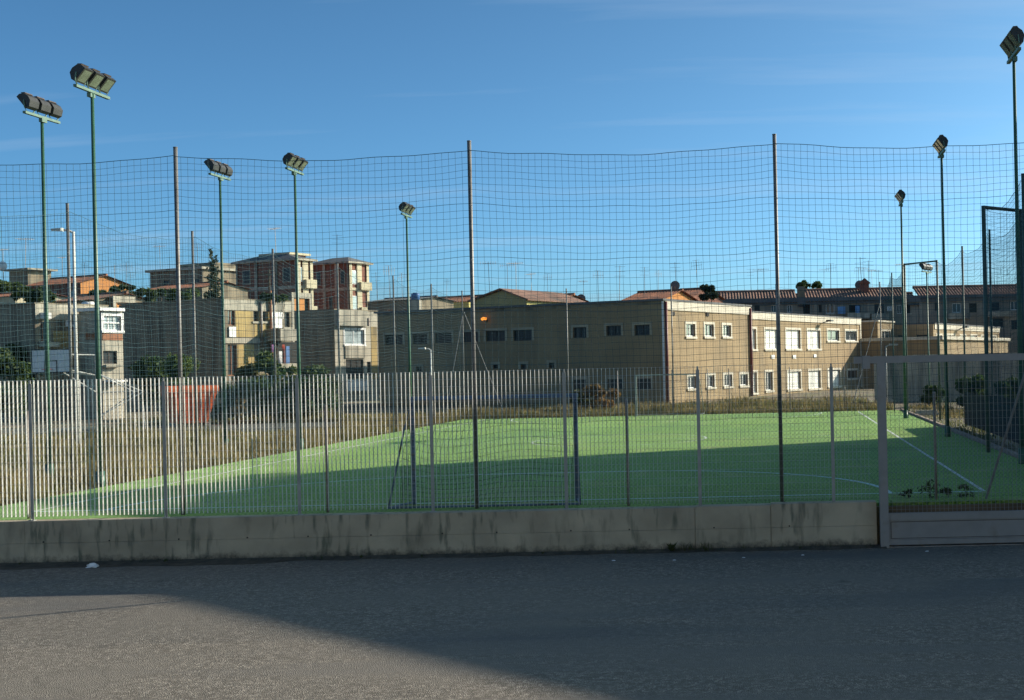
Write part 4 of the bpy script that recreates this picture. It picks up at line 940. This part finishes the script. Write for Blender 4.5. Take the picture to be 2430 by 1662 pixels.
# ---- tall block outside the picture at the right; the evening shade on pitch, wall and road is its shadow
K = Bld('neighbour_block', 10.8, 39.4, math.atan2(-0.633, 0.774), 0)
KH, KL, KD = 13.5, 30.0, 8.6
fo = [(2 + 3.3 * i, 3.4 + 3.3 * i, 1.2 + 3.3 * j, 2.7 + 3.3 * j) for i in range(8) for j in range(4)]
b = K.block('walls', 0, KL, 0, KD, -0.1, KH, stucco, fo)
for q in fo: K.window('f', q, 'shutter', mull=0)
MB().box(-.15, KL + .2, -.15, KD + .2, KH + .004, KH + .2).build('roof', concrete, K.o)
tag(K.o, 'tall plain apartment block standing right of the pitch, outside the frame', 'apartment block')

# ---- unseen house added behind the camera to bounce warm sunlight into the shade
P_ = Bld('light_bounce_house', 16.0, -7.0, math.pi, ROAD)
fo = [(3 + 4.2 * i, 4.4 + 4.2 * i, 0.6 + 3.2 * j, 2.1 + 3.2 * j) for i in range(9) for j in range(3)]
P_.block('walls', 0, 42, 0, 9, ROAD - .2, 9.5, cream_pl, fo)
for q in fo: P_.window('f', q, 'shutter', mull=0)
MB().box(-.2, 42.2, -.3, 9.2, 9.504, 9.7).build('roof', concrete, P_.o)
tag(P_.o, 'unseen cream house added behind the camera to bounce warm light', 'house')
# ------------------------------------------------------------------ vegetation
nrg = np.random.default_rng(11)
def leaf_cloud(name, blobs, n, size, mat, parent=None, flat=0.0):
    # many small leaf quads spread through clumps; blobs: (centre, radii)
    vol = np.array([b[1][0] * b[1][1] * b[1][2] for b in blobs]) ** 0.67; vol /= vol.sum()
    idx = nrg.choice(len(blobs), n, p=vol); c = np.array([b[0] for b in blobs])[idx]; r = np.array([b[1] for b in blobs])[idx]
    d = nrg.normal(size=(n, 3)); d /= np.linalg.norm(d, axis=1)[:, None]; rad = nrg.random(n) ** 0.45
    bump = 1 + 0.22 * np.sin(d[:, 0] * 7 + idx) * np.cos(d[:, 2] * 6 + idx * 2)
    p = c + d * r * (rad * bump)[:, None]
    a = nrg.normal(size=(n, 3)); a /= np.linalg.norm(a, axis=1)[:, None]; b = np.cross(a, nrg.normal(size=(n, 3))); b /= np.linalg.norm(b, axis=1)[:, None]
    s = size * nrg.uniform(0.55, 1.35, n)[:, None]
    v = np.stack([p - a * s, p + b * s * 0.45, p + a * s, p - b * s * 0.45], 1).reshape(-1, 3)
    f = np.arange(4 * n).reshape(-1, 4)
    me = bpy.data.meshes.new(name); me.from_pydata(v.tolist(), [], f.tolist()); me.materials.append(mat); me.update()
    o = bpy.data.objects.new(name, me); COL.objects.link(o)
    if parent: o.parent = parent
    return o
def tree(name, base, h, blobs, n, size, mat, lab, cat='tree', group=None, trunk=0.14):
    o = empty(name, base); t = MB()
    t.tube([(0, 0, -0.2), (0.05, 0.03, h * .35), (-0.04, 0, h * .62)], trunk, 7, r1=trunk * .45)
    for bl in blobs[:6]:
        c = Vector(bl[0]); t.tube([(0.02, 0, h * .3), (c.x * .5, c.y * .5, (h * .3 + c.z) / 2), tuple(c)], trunk * .4, 5, r1=trunk * .12)
    t.build('trunk', bark, o, smooth=True)
    leaf_cloud('crown', blobs, n, size, mat, o)
    return tag(o, lab, cat, group)
def blobset(w, d, h0, h1, k, seed):
    rg = random.Random(seed); out_ = []
    for i in range(k):
        z = rg.uniform(h0, h1); q = 1 - abs((z - h0) / (h1 - h0) - 0.4) * 0.8
        rr = min(w, h1 - h0) * rg.uniform(0.22, 0.36)
        out_.append(((rg.uniform(-.5, .5) * w * q, rg.uniform(-.5, .5) * d * q, z), (rr * 1.15, rr, rr * .85)))
    return out_
def bush_px(px0, px1, ytop, ybase, Y, mat, lab, seed, n=2600, size=0.16, name='bush', depth=2.0, cat='bush', zb=0.0, group=None):
    p0, p1 = at(px0, ybase, Y), at(px1, ybase, Y); zt = at((px0 + px1) / 2, ytop, Y).z; w_ = p1.x - p0.x
    h = zt - zb
    return tree(name, ((p0.x + p1.x) / 2, Y, zb), h, blobset(w_, depth, h * .18, h * .9, 13, seed), n, size, mat, lab, cat, group, trunk=0.08)
G1 = 'bushes before the concrete houses'
bush_px(-30, 62, 828, 905, 70, leaf_dark, 'dark bush at the left picture edge behind the backboard', 1, 3600, group=G1, depth=3)
bush_px(30, 110, 815, 905, 73, leaf_dark, 'dark bush between backboard and grey house', 2, 3000, group=G1, depth=3)
bush_px(318, 398, 846, 905, 72, leaf_dark, 'dark green bush left at the foot of the windowless house wall', 3, 3000, group=G1)
bush_px(382, 462, 840, 905, 71, leaf_mid, 'green bush right at the foot of the windowless house wall', 4, 3000, group=G1)
bush_px(566, 622, 858, 900, 73, leaf_olive, 'olive bush before the ochre house side', 5, 2600, group=G1)
bush_px(608, 662, 828, 902, 72, leaf_mid, 'tall leafy shrub climbing before the ochre house porch', 6, 3200, group=G1)
bush_px(668, 712, 866, 905, 72, leaf_mid, 'small palm-like shrub below the ochre house balcony', 7, 1800, 0.22, group=G1)
bush_px(728, 800, 868, 920, 74, leaf_dark, 'dark shrub between the ochre house and the loggia house', 8, 2600, group=G1)
for k, (a, b_, t_, lb) in enumerate(((520, 610, 900, 'hedge clump behind the fence, left of three'), (600, 690, 896, 'hedge clump behind the fence, middle of three'), (680, 775, 898, 'hedge clump behind the fence, right of three'))):
    bush_px(a, b_, t_, 960, 64, leaf_dark if k != 1 else leaf_mid, 'dark green ' + lb, 20 + k, 3600, 0.14, group='hedge clumps left of the school', cat='hedge', name='hedge')
bush_px(556, 576, 946, 990, 58, leaf_dry, 'small yellow flowering shrub right of the red skip', 30, 700, 0.09, depth=.8)
bush_px(1385, 1462, 915, 975, 69, leaf_dry, 'tall dried orange-brown shrub before the dark school front', 31, 2600, 0.12, depth=2)
bush_px(1360, 1410, 925, 975, 69.5, leaf_olive, 'olive shrub left of the dried orange shrub', 32, 1700, 0.11, depth=2)
bush_px(2190, 2240, 915, 985, 66, leaf_dark, 'dark shrub behind the right net near the far corner', 33, 1800, 0.12, depth=2)
bush_px(2255, 2345, 890, 990, 60, leaf_dark, 'larger dark shrub behind the right net recess', 34, 3600, 0.13, depth=3)
bush_px(2350, 2440, 900, 990, 58, leaf_dark, 'dark shrub at the right picture edge behind the net', 35, 3600, 0.13, depth=3)
# roof-top greenery and skyline trees
def sky_tree(px0, px1, ytop, ybot, Y, mat, lab, seed, n=2500, size=.22):
    c0, c1 = at(px0, ybot, Y), at(px1, ybot, Y); z1 = at((px0 + px1) / 2, ytop, Y).z; w_ = c1.x - c0.x; z0 = c0.z
    tree('tree', ((c0.x + c1.x) / 2, Y, 0), z1, blobset(w_, 3, z0 + (z1 - z0) * .15, z1 - (z1 - z0) * .15, 12, seed), n, size, mat, lab, 'tree', 'trees among the houses')
sky_tree(330, 400, 684, 716, 93, leaf_dark, 'tree crown above the windowless house wall, left one', 41)
sky_tree(392, 486, 688, 716, 92, leaf_mid, 'tree crown above the windowless house wall, right one', 42)
sky_tree(-20, 62, 664, 706, 118, leaf_mid, 'bushy tree between far left hut and cream house', 43)
sky_tree(48, 118, 668, 722, 98, leaf_dark, 'dark tree beside the cream house at the left', 44)
sky_tree(225, 262, 690, 716, 110, leaf_dark, 'dark tree left of the orange roof tower', 45, 1500)
sky_tree(262, 330, 676, 706, 128, leaf_dark, 'dark distant tree behind the orange roof tower', 46, 1600)
sky_tree(622, 668, 697, 716, 92, leaf_dark, 'dark crown behind the ochre house parapet', 47, 1200)
sky_tree(1660, 1706, 676, 716, 120, conifer_mat, 'dark tree standing before the tiled row right of the school corner', 48, 2600, .16)
sky_tree(1892, 1922, 664, 690, 168, leaf_dark, 'small tree behind the tiled ridge, left one', 49, 900)
sky_tree(1928, 1952, 668, 690, 168, leaf_dark, 'small tree behind the tiled ridge, right one', 50, 800)
# conifer
p = at(507, 700, 118); zt = at(505, 601, 118).z; bl = []
for k in range(15):
    t = k / 14; rr = 1.5 * (1 - t) ** 0.8 + 0.22; bl.append(((0.25 * math.sin(k * 2.1), 0.25 * math.cos(k * 1.7), 2.5 + (zt - 2.5) * t), (rr, rr, 0.55)))
tree('conifer', (p.x, 118, 0), zt, bl, 4200, 0.2, conifer_mat, 'slim dark conifer left of the brick apartment block', 'tree')

# dry grass -------------------------------------------------------------------------
def grass(name, areas, hmin, hmax, wd, mat, lab, seed, clump=0.35, parent=None, zb=-.05):
    g_ = np.random.default_rng(seed); V, F, off = [], [], 0
    for (x0, x1, y0, y1, n, hs) in areas:
        x = g_.uniform(x0, x1, n); y = g_.uniform(y0, y1, n)
        den = 0.5 + 0.5 * np.sin(x * 1.3 + 1.1 * np.sin(y * .9)) * np.cos(y * 1.1 + np.sin(x * .7)); keep = g_.random(n) < (1 - clump) + clump * den
        x, y, den = x[keep], y[keep], den[keep]; m_ = len(x)
        h = g_.uniform(hmin, hmax, m_) * hs * (0.35 + 0.8 * den) * (0.75 + 0.5 * np.sin(x * .45 + 2) * np.sin(y * .37 + x * .21)); a = g_.uniform(0, 2 * np.pi, m_); ln = g_.normal(0, .38, m_) * h; la = g_.uniform(0, 2 * np.pi, m_)
        w_ = wd * g_.uniform(.6, 1.5, m_) * (1 + (y - 30).clip(0) / 45)
        cx, cy = np.cos(a) * w_ / 2, np.sin(a) * w_ / 2; z0 = np.full(m_, zb); lx, ly = np.cos(la) * ln, np.sin(la) * ln
        v = np.stack([np.stack([x - cx, y - cy, z0], 1), np.stack([x + cx, y + cy, z0], 1), np.stack([x + cx * .8 + lx * .4, y + cy * .8 + ly * .4, h * .6 + zb], 1), np.stack([x - cx * .8 + lx * .4, y - cy * .8 + ly * .4, h * .6 + zb], 1), np.stack([x + lx, y + ly, h + zb], 1)], 1)
        V.append(v.reshape(-1, 3)); i = np.arange(m_)[:, None] * 5 + off
        F += [tuple(q) for q in (i + np.array([0, 1, 2, 3])).tolist()] + [tuple(q) for q in (i + np.array([3, 2, 4])).tolist()]; off += 5 * m_
    me = bpy.data.meshes.new(name); me.from_pydata(np.concatenate(V).tolist(), [], F); me.materials.append(mat); me.update()
    o = bpy.data.objects.new(name, me); COL.objects.link(o)
    if parent: o.parent = parent
    return tag(o, lab, 'grass', kind='stuff')
grass('dry_grass', [(-19.6, -15.85, 22.2, 62, 26000, .85), (-30, -19.5, 22.2, 43, 17000, .7), (-38, -19.5, 43, 53.6, 12000, .9), (-34, -19.5, 62.2, 68, 6000, 1.0), (-17, 5.8, 61.2, 66.2, 9000, .75), (-19, 5.5, 66.6, 78, 10000, .8), (6.9, 8.5, 52, 66, 2000, .7)], .12, .85, .02, straw, 'tall dry straw-coloured grass beside and behind the pitch', 5, .85)
grass('green_grass', [(-19.6, -15.85, 22.2, 62, 26000, .75), (-30, -19.5, 22.2, 43, 30000, .65), (-38, -19.5, 43, 53.6, 16000, .8), (-34, -19.5, 62.2, 69, 12000, 1.0), (-17, 5.8, 61.2, 66.2, 15000, .6), (-19, 5.5, 66.6, 78, 14000, .65), (6.2, 14, 22.5, 60, 9000, .5)], .10, .62, .024, straw_green, 'greenish half-dry grass mixed into the straw', 6, .7)
grass('foot_weeds', [(-16, 1.7, 21.50, 21.62, 800, .3), (-1.9, -1.2, 21.50, 21.62, 60, .4)], .05, .45, .010, weed_dark, 'small dark weeds along the foot of the wall', 7, .9, zb=ROAD)
grass('fence_weeds', [(1.8, 5.2, 21.98, 22.25, 300, .5), (-16, 5.6, 22.0, 22.35, 900, .35)], .05, .40, .010, weed_dark, 'short dark weeds along the fence line on top of the wall', 8, .9)
# move the wall-foot weeds on the road surface: they grow from the gutter
gut = MB(); rg = random.Random(9)
xs_ = [-30 + 0.35 * i for i in range(92)]
for i in range(91):
    w0 = 0.10 + 0.13 * rg.random() + (0.25 if xs_[i] < -9 else 0.0)
    if i == 0: wprev = w0
    gut.hexa([(xs_[i], 21.64 - wprev, ROAD + .002), (xs_[i+1], 21.64 - w0, ROAD + .002), (xs_[i+1], 21.645, ROAD + .002), (xs_[i], 21.645, ROAD + .002), (xs_[i], 21.64 - wprev, ROAD + .006), (xs_[i+1], 21.64 - w0, ROAD + .006), (xs_[i+1], 21.645, ROAD + .045), (xs_[i], 21.645, ROAD + .045)]); wprev = w0
tag(gut.build('gutter_dirt', M('gutter_soil', (0.07, 0.06, 0.045), 0.95, 0.4, 6, bump=.6, bscale=25)), 'strip of dark soil washed up along the foot of the wall', 'dirt', kind='stuff')
def weed(x, y, z, h, n, lab, seed, mat=weed_dark):
    rg = random.Random(seed); b = MB()
    for i in range(n):
        a = rg.uniform(0, 6.28); r_ = rg.uniform(.3, 1) * h * .55; hh = h * rg.uniform(.4, 1); w_ = h * .09; ca, sa = math.cos(a), math.sin(a)
        b.quad((x - sa * w_ * .3, y + ca * w_ * .3, z), (x + sa * w_ * .3, y - ca * w_ * .3, z), (x + ca * r_ * .5 + sa * w_, y + sa * r_ * .5 - ca * w_, z + hh * .7), (x + ca * r_, y + sa * r_, z + hh), (x + ca * r_ * .5 - sa * w_, y + sa * r_ * .5 + ca * w_, z + hh * .7))
    tag(b.build('weed', mat), lab, 'weed', 'weeds rooted in the gutter')
for i, (px, h, lb) in enumerate(((1592, .20, 'largest leafy weed at the wall foot, below the wall joint'), (1672, .09, 'small weed on the road just right of the wall joint'), (150, .07, 'tiny weed tuft left of the white litter'), (455, .08, 'tiny weed tuft right of the white litter'), (880, .08, 'weed tuft at the wall foot under the goal'), (1015, .06, 'flat weed tuft at the wall foot right of the goal centre'), (1290, .06, 'flat weed tuft at the wall foot below the goal post'), (1900, .06, 'weed tuft at the wall foot near the gate'))):
    q = gnd(px, 1316, ROAD); weed(q.x, 21.55, ROAD, h, 26, lb, 60 + i)
for i, (px, h, ww_) in enumerate(((2150, .16, .3), (2200, .30, .4), (2245, .18, .3), (2290, .22, .3))):
    q = gnd(px, 1180, 0); tree('weed_clump', (q.x, 22.6, 0), h, blobset(ww_, .25, h * .1, h * .95, 9, 90 + i), 160, .03, weed_dark, ['leftmost', 'tallest', 'third', 'rightmost'][i] + ' of the dark weed clumps behind the gate bars', 'weed', 'weed clumps behind the gate', .008)

# ------------------------------------------------------------------ litter on the road
def crumple(name, c, s, seed, mat, lab):
    rg = random.Random(seed); b = MB(); n, m_ = 10, 5; pts = []
    for j in range(m_ + 1):
        for i in range(n):
            t = j / m_; rr = math.cos(t * 1.5) * (1 + rg.uniform(-.25, .25)); pts.append((c[0] + s[0] * rr * math.cos(i * 6.283 / n), c[1] + s[1] * rr * math.sin(i * 6.283 / n), c[2] + s[2] * max(0, math.sin(t * 1.57) + rg.uniform(-.12, .12))))
    b.v = pts
    for j in range(m_):
        for i in range(n): b.f.append((j*n + i, j*n + (i+1) % n, (j+1)*n + (i+1) % n, (j+1)*n + i))
    tag(b.build(name, mat), lab, 'litter', 'litter on the road')
q = gnd(219, 1347, ROAD); crumple('plastic_bag', (q.x, q.y, ROAD), (.10, .07, .075), 1, litter_mat, 'crumpled white plastic bag on the road by the wall')
for i, (px, py, lb) in enumerate(((2200, 1309, 'small pale litter scrap just below the gate'), (1456, 1331, 'tiny pale litter scrap on the road mid-way along the wall'), (1600, 1330, 'tiny pale litter scrap by the wall joint'), (1765, 1324, 'pale litter scrap a metre left of the gate'), (1905, 1318, 'pale litter scrap near the gate post'))):
    q = gnd(px, py, ROAD); crumple('paper_scrap', (q.x, q.y, ROAD), (.03, .02, .012), 5 + i, litter_mat, lb)

# ------------------------------------------------------------------ basketball hoop, skip, street lamps
p = at(121, 857, 56); bh = empty('basketball_hoop', (p.x, 56, 0)); hc = p.z
bd = MB().box(-.9, .9, -.02, .02, hc - .55, hc + .55).build('backboard', board_grey, bh)
for (a, b_, c_, d_) in ((-.9, .9, hc + .50, hc + .55), (-.9, .9, hc - .55, hc - .50), (-.9, -.85, hc - .5, hc + .5), (.85, .9, hc - .5, hc + .5), (-.30, .30, hc - .02, hc + .03), (-.30, -.25, hc - .5, hc - .02), (.25, .30, hc - .5, hc - .02)):
    MB().box(a, b_, -.026, -.0205, c_, d_).build('black_border', black_paint, bd)
ring = MB(); ring.tube([(.225 * math.cos(t * 6.283 / 16), -.30 + .225 * math.sin(t * 6.283 / 16), hc - .38) for t in range(17)], .012, 5, caps=False); ring.build('rim', cloth_red, bh)
tr = MB(); P0 = (1.35, 1.0, 0); mast = (1.45, 1.1)
tr.tube([(mast[0], mast[1], -.1), (mast[0], mast[1], hc + .3)], .05, 6)
for s_ in (-.5, .5):
    tr.tube([(s_, .03, hc - .35), (mast[0], mast[1], hc - .7)], .03, 5); tr.tube([(s_, .03, hc + .3), (mast[0], mast[1], hc + .25)], .03, 5)
tr.tube([(.4, .03, hc - .45), (1.2, .7, hc - 1.2), (mast[0], mast[1], hc - 1.5)], .03, 5)
tr.build('support', pale_steel, bh)
bs = MB()
for s_ in (-.4, .4): bs.tube([(mast[0], mast[1], hc - .6), (mast[0] + 1.6, mast[1] + s_ + .6, hc - 1.5), (mast[0] + 1.7, mast[1] + s_ + .6, 0)], .03, 5); bs.tube([(mast[0], mast[1], .6), (mast[0] + 1.7, mast[1] + s_ + .6, hc - 1.5)], .025, 5)
bs.tube([(mast[0], mast[1], hc - 1.5), (mast[0] + 1.6, mast[1] + .6, hc - 1.5)], .025, 5); bs.build('back_truss', pale_steel, bh)
tag(bh, 'basketball hoop with grey backboard and black border on a steel truss', 'basketball hoop')
p = gnd(458, 1000, 0); Ys = 60; a0 = at(402, 930, Ys).x; a1 = at(514, 930, Ys).x; zt = at(458, 916, Ys).z
sk = empty('waste_skip', ((a0 + a1) / 2, Ys, 0), math.radians(40)); W2 = (a1 - a0) / 2
MB().hexa([(-W2 * .62, 0, .15), (W2 * .55, 0, .15), (W2 * .55, 1.5, .15), (-W2 * .62, 1.5, .15), (-W2 * .94, -.15, zt - .3), (W2 * .94, -.15, zt - .3), (W2 * .94, 1.65, zt - .3), (-W2 * .94, 1.65, zt - .3)]).build('body', skip_red, sk)
rim = MB(); rim.box(-W2, W2, -.24, -.10, zt - .298, zt); rim.box(-W2, W2, 1.6, 1.74, zt - .298, zt); rim.box(-W2, -W2 + .1, -.098, 1.598, zt - .298, zt); rim.box(W2 - .1, W2, -.098, 1.598, zt - .298, zt); rim.build('rim', skip_red, sk)
for k in range(5):
    x_ = -W2 * .75 + W2 * 1.5 * k / 4; MB().hexa([(x_ * .65 - .05, -.06, .15), (x_ * .65 + .05, -.06, .15), (x_ * .65 + .05, .05, .15), (x_ * .65 - .05, .05, .15), (x_ - .05, -.21, zt - .31), (x_ + .05, -.21, zt - .31), (x_ + .05, -.1, zt - .31), (x_ - .05, -.1, zt - .31)]).build('rib', skip_red, sk)
for s_ in (-.6, .6): MB().box(W2 * s_ - .12, W2 * s_ + .12, .2, 1.3, 0, .149).build('skid', galv_dull, sk)
tag(sk, 'orange-red metal waste skip with flared rim standing behind the fence', 'skip')
def lamp_post(x, y, h, arm, lab, r=.05):
    o = empty('street_lamp', (x, y, 0))
    MB().tube([(0, 0, -.1), (0, 0, h)], r, 8, r1=r * .7).build('pole', pale_steel, o, smooth=True)
    MB().tube([(0, 0, h - .05), (arm * .5, 0, h + .05), (arm, 0, h + .06)], r * .6, 6).build('arm', pale_steel, o)
    MB().hexa([(arm - .05, -.1, h + .02), (arm + math.copysign(.45, arm), -.06, h + .04), (arm + math.copysign(.45, arm), .06, h + .04), (arm - .05, .1, h + .02), (arm - .05, -.1, h + .14), (arm + math.copysign(.45, arm), -.06, h + .12), (arm + math.copysign(.45, arm), .06, h + .12), (arm - .05, .1, h + .14)]).build('lamp_head', pale_steel, o)
    tag(o, lab, 'street lamp', 'street lamps')
p = at(174, 550, 45); lamp_post(p.x, 45, p.z, -.35, 'pale steel street lamp beside the nearest left net pole', .07)
p = at(1022, 830, 70); lamp_post(p.x, 70, p.z, -.25, 'short pale street lamp before the dark school front', .06)
p = at(2102, 822, 70); lamp_post(p.x, 70, p.z, .25, 'short pale street lamp near the far right net corner', .05)
# utility pole by the ochre house
p = at(637, 575, 100)
up = empty('utility_pole', (p.x, 100, 0)); MB().tube([(0, 0, 0), (0, 0, at(637, 640, 100).z)], .12, 7, r1=.09).build('mast', bark, up)
zz = at(637, 650, 100).z; MB().box(-.9, .9, -.06, .06, zz - .1, zz + .02).build('cross_arm', bark, up); tag(up, 'wooden utility pole with cross arm before the brick apartment block', 'pole')

# ------------------------------------------------------------------ right-hand side behind the net
def cloth_panel(p0, p1, h, lab):
    b = MB(); n = 24; d = Vector((p1[0] - p0[0], p1[1] - p0[1])); nn = Vector((-d.y, d.x)).normalized()
    for i in range(n):
        pr = []
        for k in (i, i + 1):
            q = d * (k / n) + nn * .03 * math.sin(k * 1.9); pr.append(q)
        z0, z1 = .05, h - .05 * abs(math.sin(i * .8)); z1b = h - .05 * abs(math.sin((i + 1) * .8))
        t = nn * .006
        b.hexa([(*pr[0], z0), (*pr[1], z0), (*(pr[1] + t), z0), (*(pr[0] + t), z0), (*pr[0], z1), (*pr[1], z1b), (*(pr[1] + t), z1b), (*(pr[0] + t), z1)])
    tag(b.build('windbreak_cloth', M('dark_windbreak', (0.018, 0.022, 0.026), 0.8, .3, 2), loc=(p0[0], p0[1], 0)), lab, 'windbreak', 'dark windbreak cloths on the right net')
cloth_panel((6.9, 34.2), (7.02, 40.1), 1.35, 'dark windbreak cloth at the foot of the right net, nearer length')
cloth_panel((7.02, 40.3), (7.02, 46.0), 1.3, 'dark windbreak cloth at the foot of the right net, farther length')
bw = empty('concrete_wall', (14, 73.5, 0)); 
for k in range(7): MB().box(-8.2 + 2.4 * k, -5.81 + 2.4 * k, 0, .2, -.1, 2.75 + .02 * (k % 2)).build('wall_panel', concrete, bw)
tag(bw, 'pale concrete panel wall behind the right side net', 'wall')
ob = MB(); ob.box(-.5, .5, -.2, .2, 0, .12); ob.box(-.45, .45, -.12, .12, .12, .22)
q = gnd(2200, 985, 0); tag(ob.build('concrete_footing', concrete, loc=(q.x, q.y, 0)), 'low concrete footing block lying beside the far right turf corner', 'block')

# ------------------------------------------------------------------ aerials, dishes, tanks on the roofs
def antenna(kind, seed):
    rg = random.Random(seed); b = MB(); h = 2.6
    b.tube([(0, 0, -1.5), (0, 0, h)], .025, 4)
    if kind == 0:
        b.tube([(-.7, 0, h - .15), (.7, 0, h - .1)], .015, 4)
        for k in range(7): x_ = -.65 + .21 * k; b.tube([(x_, -.45 + .03 * k, h - .12), (x_, .45 - .03 * k, h - .12)], .01, 3); b.tube([(x_, 0, h - .3), (x_, 0, h + .06)], .01, 3)
    elif kind == 1:
        b.tube([(-.5, 0, h - .5), (.6, 0, h - .45)], .015, 4)
        for k in range(5): x_ = -.45 + .24 * k; b.tube([(x_, 0, h - .85), (x_, 0, h - .1)], .011, 3)
        b.tube([(-.35, 0, h), (.35, 0, h)], .012, 3)
    else:
        for zz in (h - .1, h - .5, h - .9): b.tube([(-.5, .1, zz), (.5, -.1, zz)], .012, 3)
        b.box(-.35, .35, .05, .07, h - .95, h - .05) if False else None
    me_o = b.build('tv_antenna', galv_dull); return me_o
protos = [antenna(k, k) for k in range(3)]; used = set()
ant_px = [(8, 640, 150, 'on the far left skyline roofs'), (60, 636, 150, 'on the far left skyline roofs'), (148, 650, 138, 'on the far left skyline roofs'), (200, 668, 136, 'on the far left skyline roofs'), (232, 690, 118, 'on the far left skyline roofs'),
          (272, 684, 130, 'on the far left skyline roofs'), (300, 684, 130, 'on the far left skyline roofs'), (312, 690, 125, 'on the far left skyline roofs'), (470, 633, 152, 'on the flat grey skyline building'), (380, 634, 152, 'on the flat grey skyline building'),
          (655, 602, 146, 'on the brick apartment roofs'), (800, 616, 155, 'on the brick apartment roofs'), (895, 705, 128, 'on the roofs behind the school'), (925, 700, 128, 'on the roofs behind the school'), (955, 705, 128, 'on the roofs behind the school'),
          (1060, 702, 116, 'on the roofs behind the school'), (1162, 694, 112, 'on the roofs behind the school'), (1205, 692, 112, 'on the roofs behind the school'), (1225, 694, 113, 'on the roofs behind the school'), (1262, 700, 118, 'on the roofs behind the school'), (1300, 700, 119, 'on the roofs behind the school'),
          (1386, 712, 122, 'on the roofs behind the school'), (1420, 705, 122, 'on the roofs behind the school'), (1470, 703, 122, 'on the roofs behind the school'), (1530, 690, 121, 'on the roofs behind the school'), (1562, 690, 122, 'on the roofs behind the school'), (1605, 688, 126, 'on the roofs behind the school'),
          (1655, 686, 153, 'on the long tiled row'), (1782, 684, 153, 'on the long tiled row'), (1798, 684, 153, 'on the long tiled row'), (1812, 686, 153, 'on the long tiled row'), (1872, 684, 153, 'on the long tiled row'), (1955, 684, 153, 'on the long tiled row'), (1972, 685, 153, 'on the long tiled row'),
          (2038, 684, 153, 'on the long tiled row'), (2045, 682, 153, 'on the long tiled row'), (2052, 684, 153, 'on the long tiled row'), (2062, 683, 153, 'on the long tiled row'), (2070, 684, 153, 'on the long tiled row'), (2085, 684, 153, 'on the long tiled row'), (2225, 683, 153, 'on the long tiled row'), (2140, 683, 153, 'on the long tiled row')]
rg = random.Random(21); cnt = {}
ORD = 'first second third fourth fifth sixth seventh eighth ninth tenth eleventh twelfth thirteenth fourteenth fifteenth sixteenth'.split()
for i, (px, py, Y, where) in enumerate(sorted(ant_px, key=lambda a_: a_[0])):
    cnt[where] = cnt.get(where, 0) + 1
    k = rg.randrange(3); o = protos[k] if k not in used else protos[k].copy()
    if k in used: COL.objects.link(o)
    used.add(k); p = at(px, py, Y); o.location = (p.x, Y, p.z); o.rotation_euler = (0, rg.uniform(-.04, .04), rg.uniform(-.8, .8)); s_ = rg.uniform(.75, 1.35) * Y / 140; o.scale = (s_, s_, s_)
    tag(o, ORD[cnt[where] - 1] + ' thin television aerial from the left ' + where, 'aerial', 'television aerials ' + where)
def dish(px, py, Y, r, mat, lab):
    p = at(px, py, Y); o = empty('satellite_dish', p); b = MB(); n = 14; c = len(b.v)
    for j in range(4):
        for i in range(n): rr = r * (j + .15) / 3.15; b.v.append((rr * math.cos(i * 6.283 / n), .25 * rr * rr / r - .1, rr * math.sin(i * 6.283 / n)))
    for j in range(3):
        for i in range(n): b.f.append((j*n + i, j*n + (i+1) % n, (j+1)*n + (i+1) % n, (j+1)*n + i))
    b.f.append(tuple(range(n))); b.build('bowl', mat, o)
    MB().tube([(0, 0, 0), (0, .15, -.2), (0, .15, -1.6)], .035, 5).build('mast', galv_dull, o); MB().tube([(0, -.05, -r * .9), (0, -r * 1.1, -.1)], .02, 4).build('feed_arm', galv_dull, o)
    tag(o, lab, 'satellite dish', 'satellite dishes')
dish(1602, 678, 126, .5, grey_roof, 'dark satellite dish on the roofs right of the school corner')
dish(2040, 677, 152, .6, grey_roof, 'dark satellite dish beside the chimney of the tiled row')
dish(1379, 709, 122, .45, grey_roof, 'dark satellite dish above the middle of the school roof')
dish(5, 632, 148, .6, white_paint, 'white satellite dish on the far left skyline')
p = at(209, 725, 81); wt = empty('roof_tank', (p.x, 81, p.z - .28)); MB().tube([(-.32, 0, .28), (.32, 0, .28)], .24, 10).build('drum', white_paint, wt, smooth=True); MB().box(-.25, .25, -.15, .15, -.25, .06).build('stand', galv_dull, wt); tag(wt, 'small white tank on the roof slab of the narrow house bay', 'tank')
p = at(986, 712, 122); bt = empty('water_tank', (p.x, 122, p.z)); MB().tube([(0, 0, 0), (0, 0, .5), (0, 0, .62)], .42, 14).build('drum', tank_blue, bt, smooth=True); MB().tube([(0, 0, .62), (0, 0, .7)], .25, 12).build('lid', tank_blue, bt); MB().box(-.5, .5, -.4, .4, -1.2, -.004).build('plinth', concrete, bt); tag(bt, 'round blue water tank on the low dark roof left of the school', 'water tank')
x, y, zt = place(1018, 717, 138); OB = Bld('roof_hut', x, y); r = OB.rect('f', (987, 718, 1016, 745)); ro = [OB.rect('r', (1019, 722, 1021, 738))]
OB.block('walls', r[0], 0, 0, 2.5, 2, zt, orange_pl); MB().box(r[0] - .1, .1, -.1, 2.6, zt + .004, zt + .18).build('roof', concrete, OB.o); OB.fbox('doorway', 'f', (r[0] + .3, r[0] + .75, 4, zt - .3), .004, .03, void)
tag(OB.o, 'small orange hut on the roofs above the school end', 'hut')
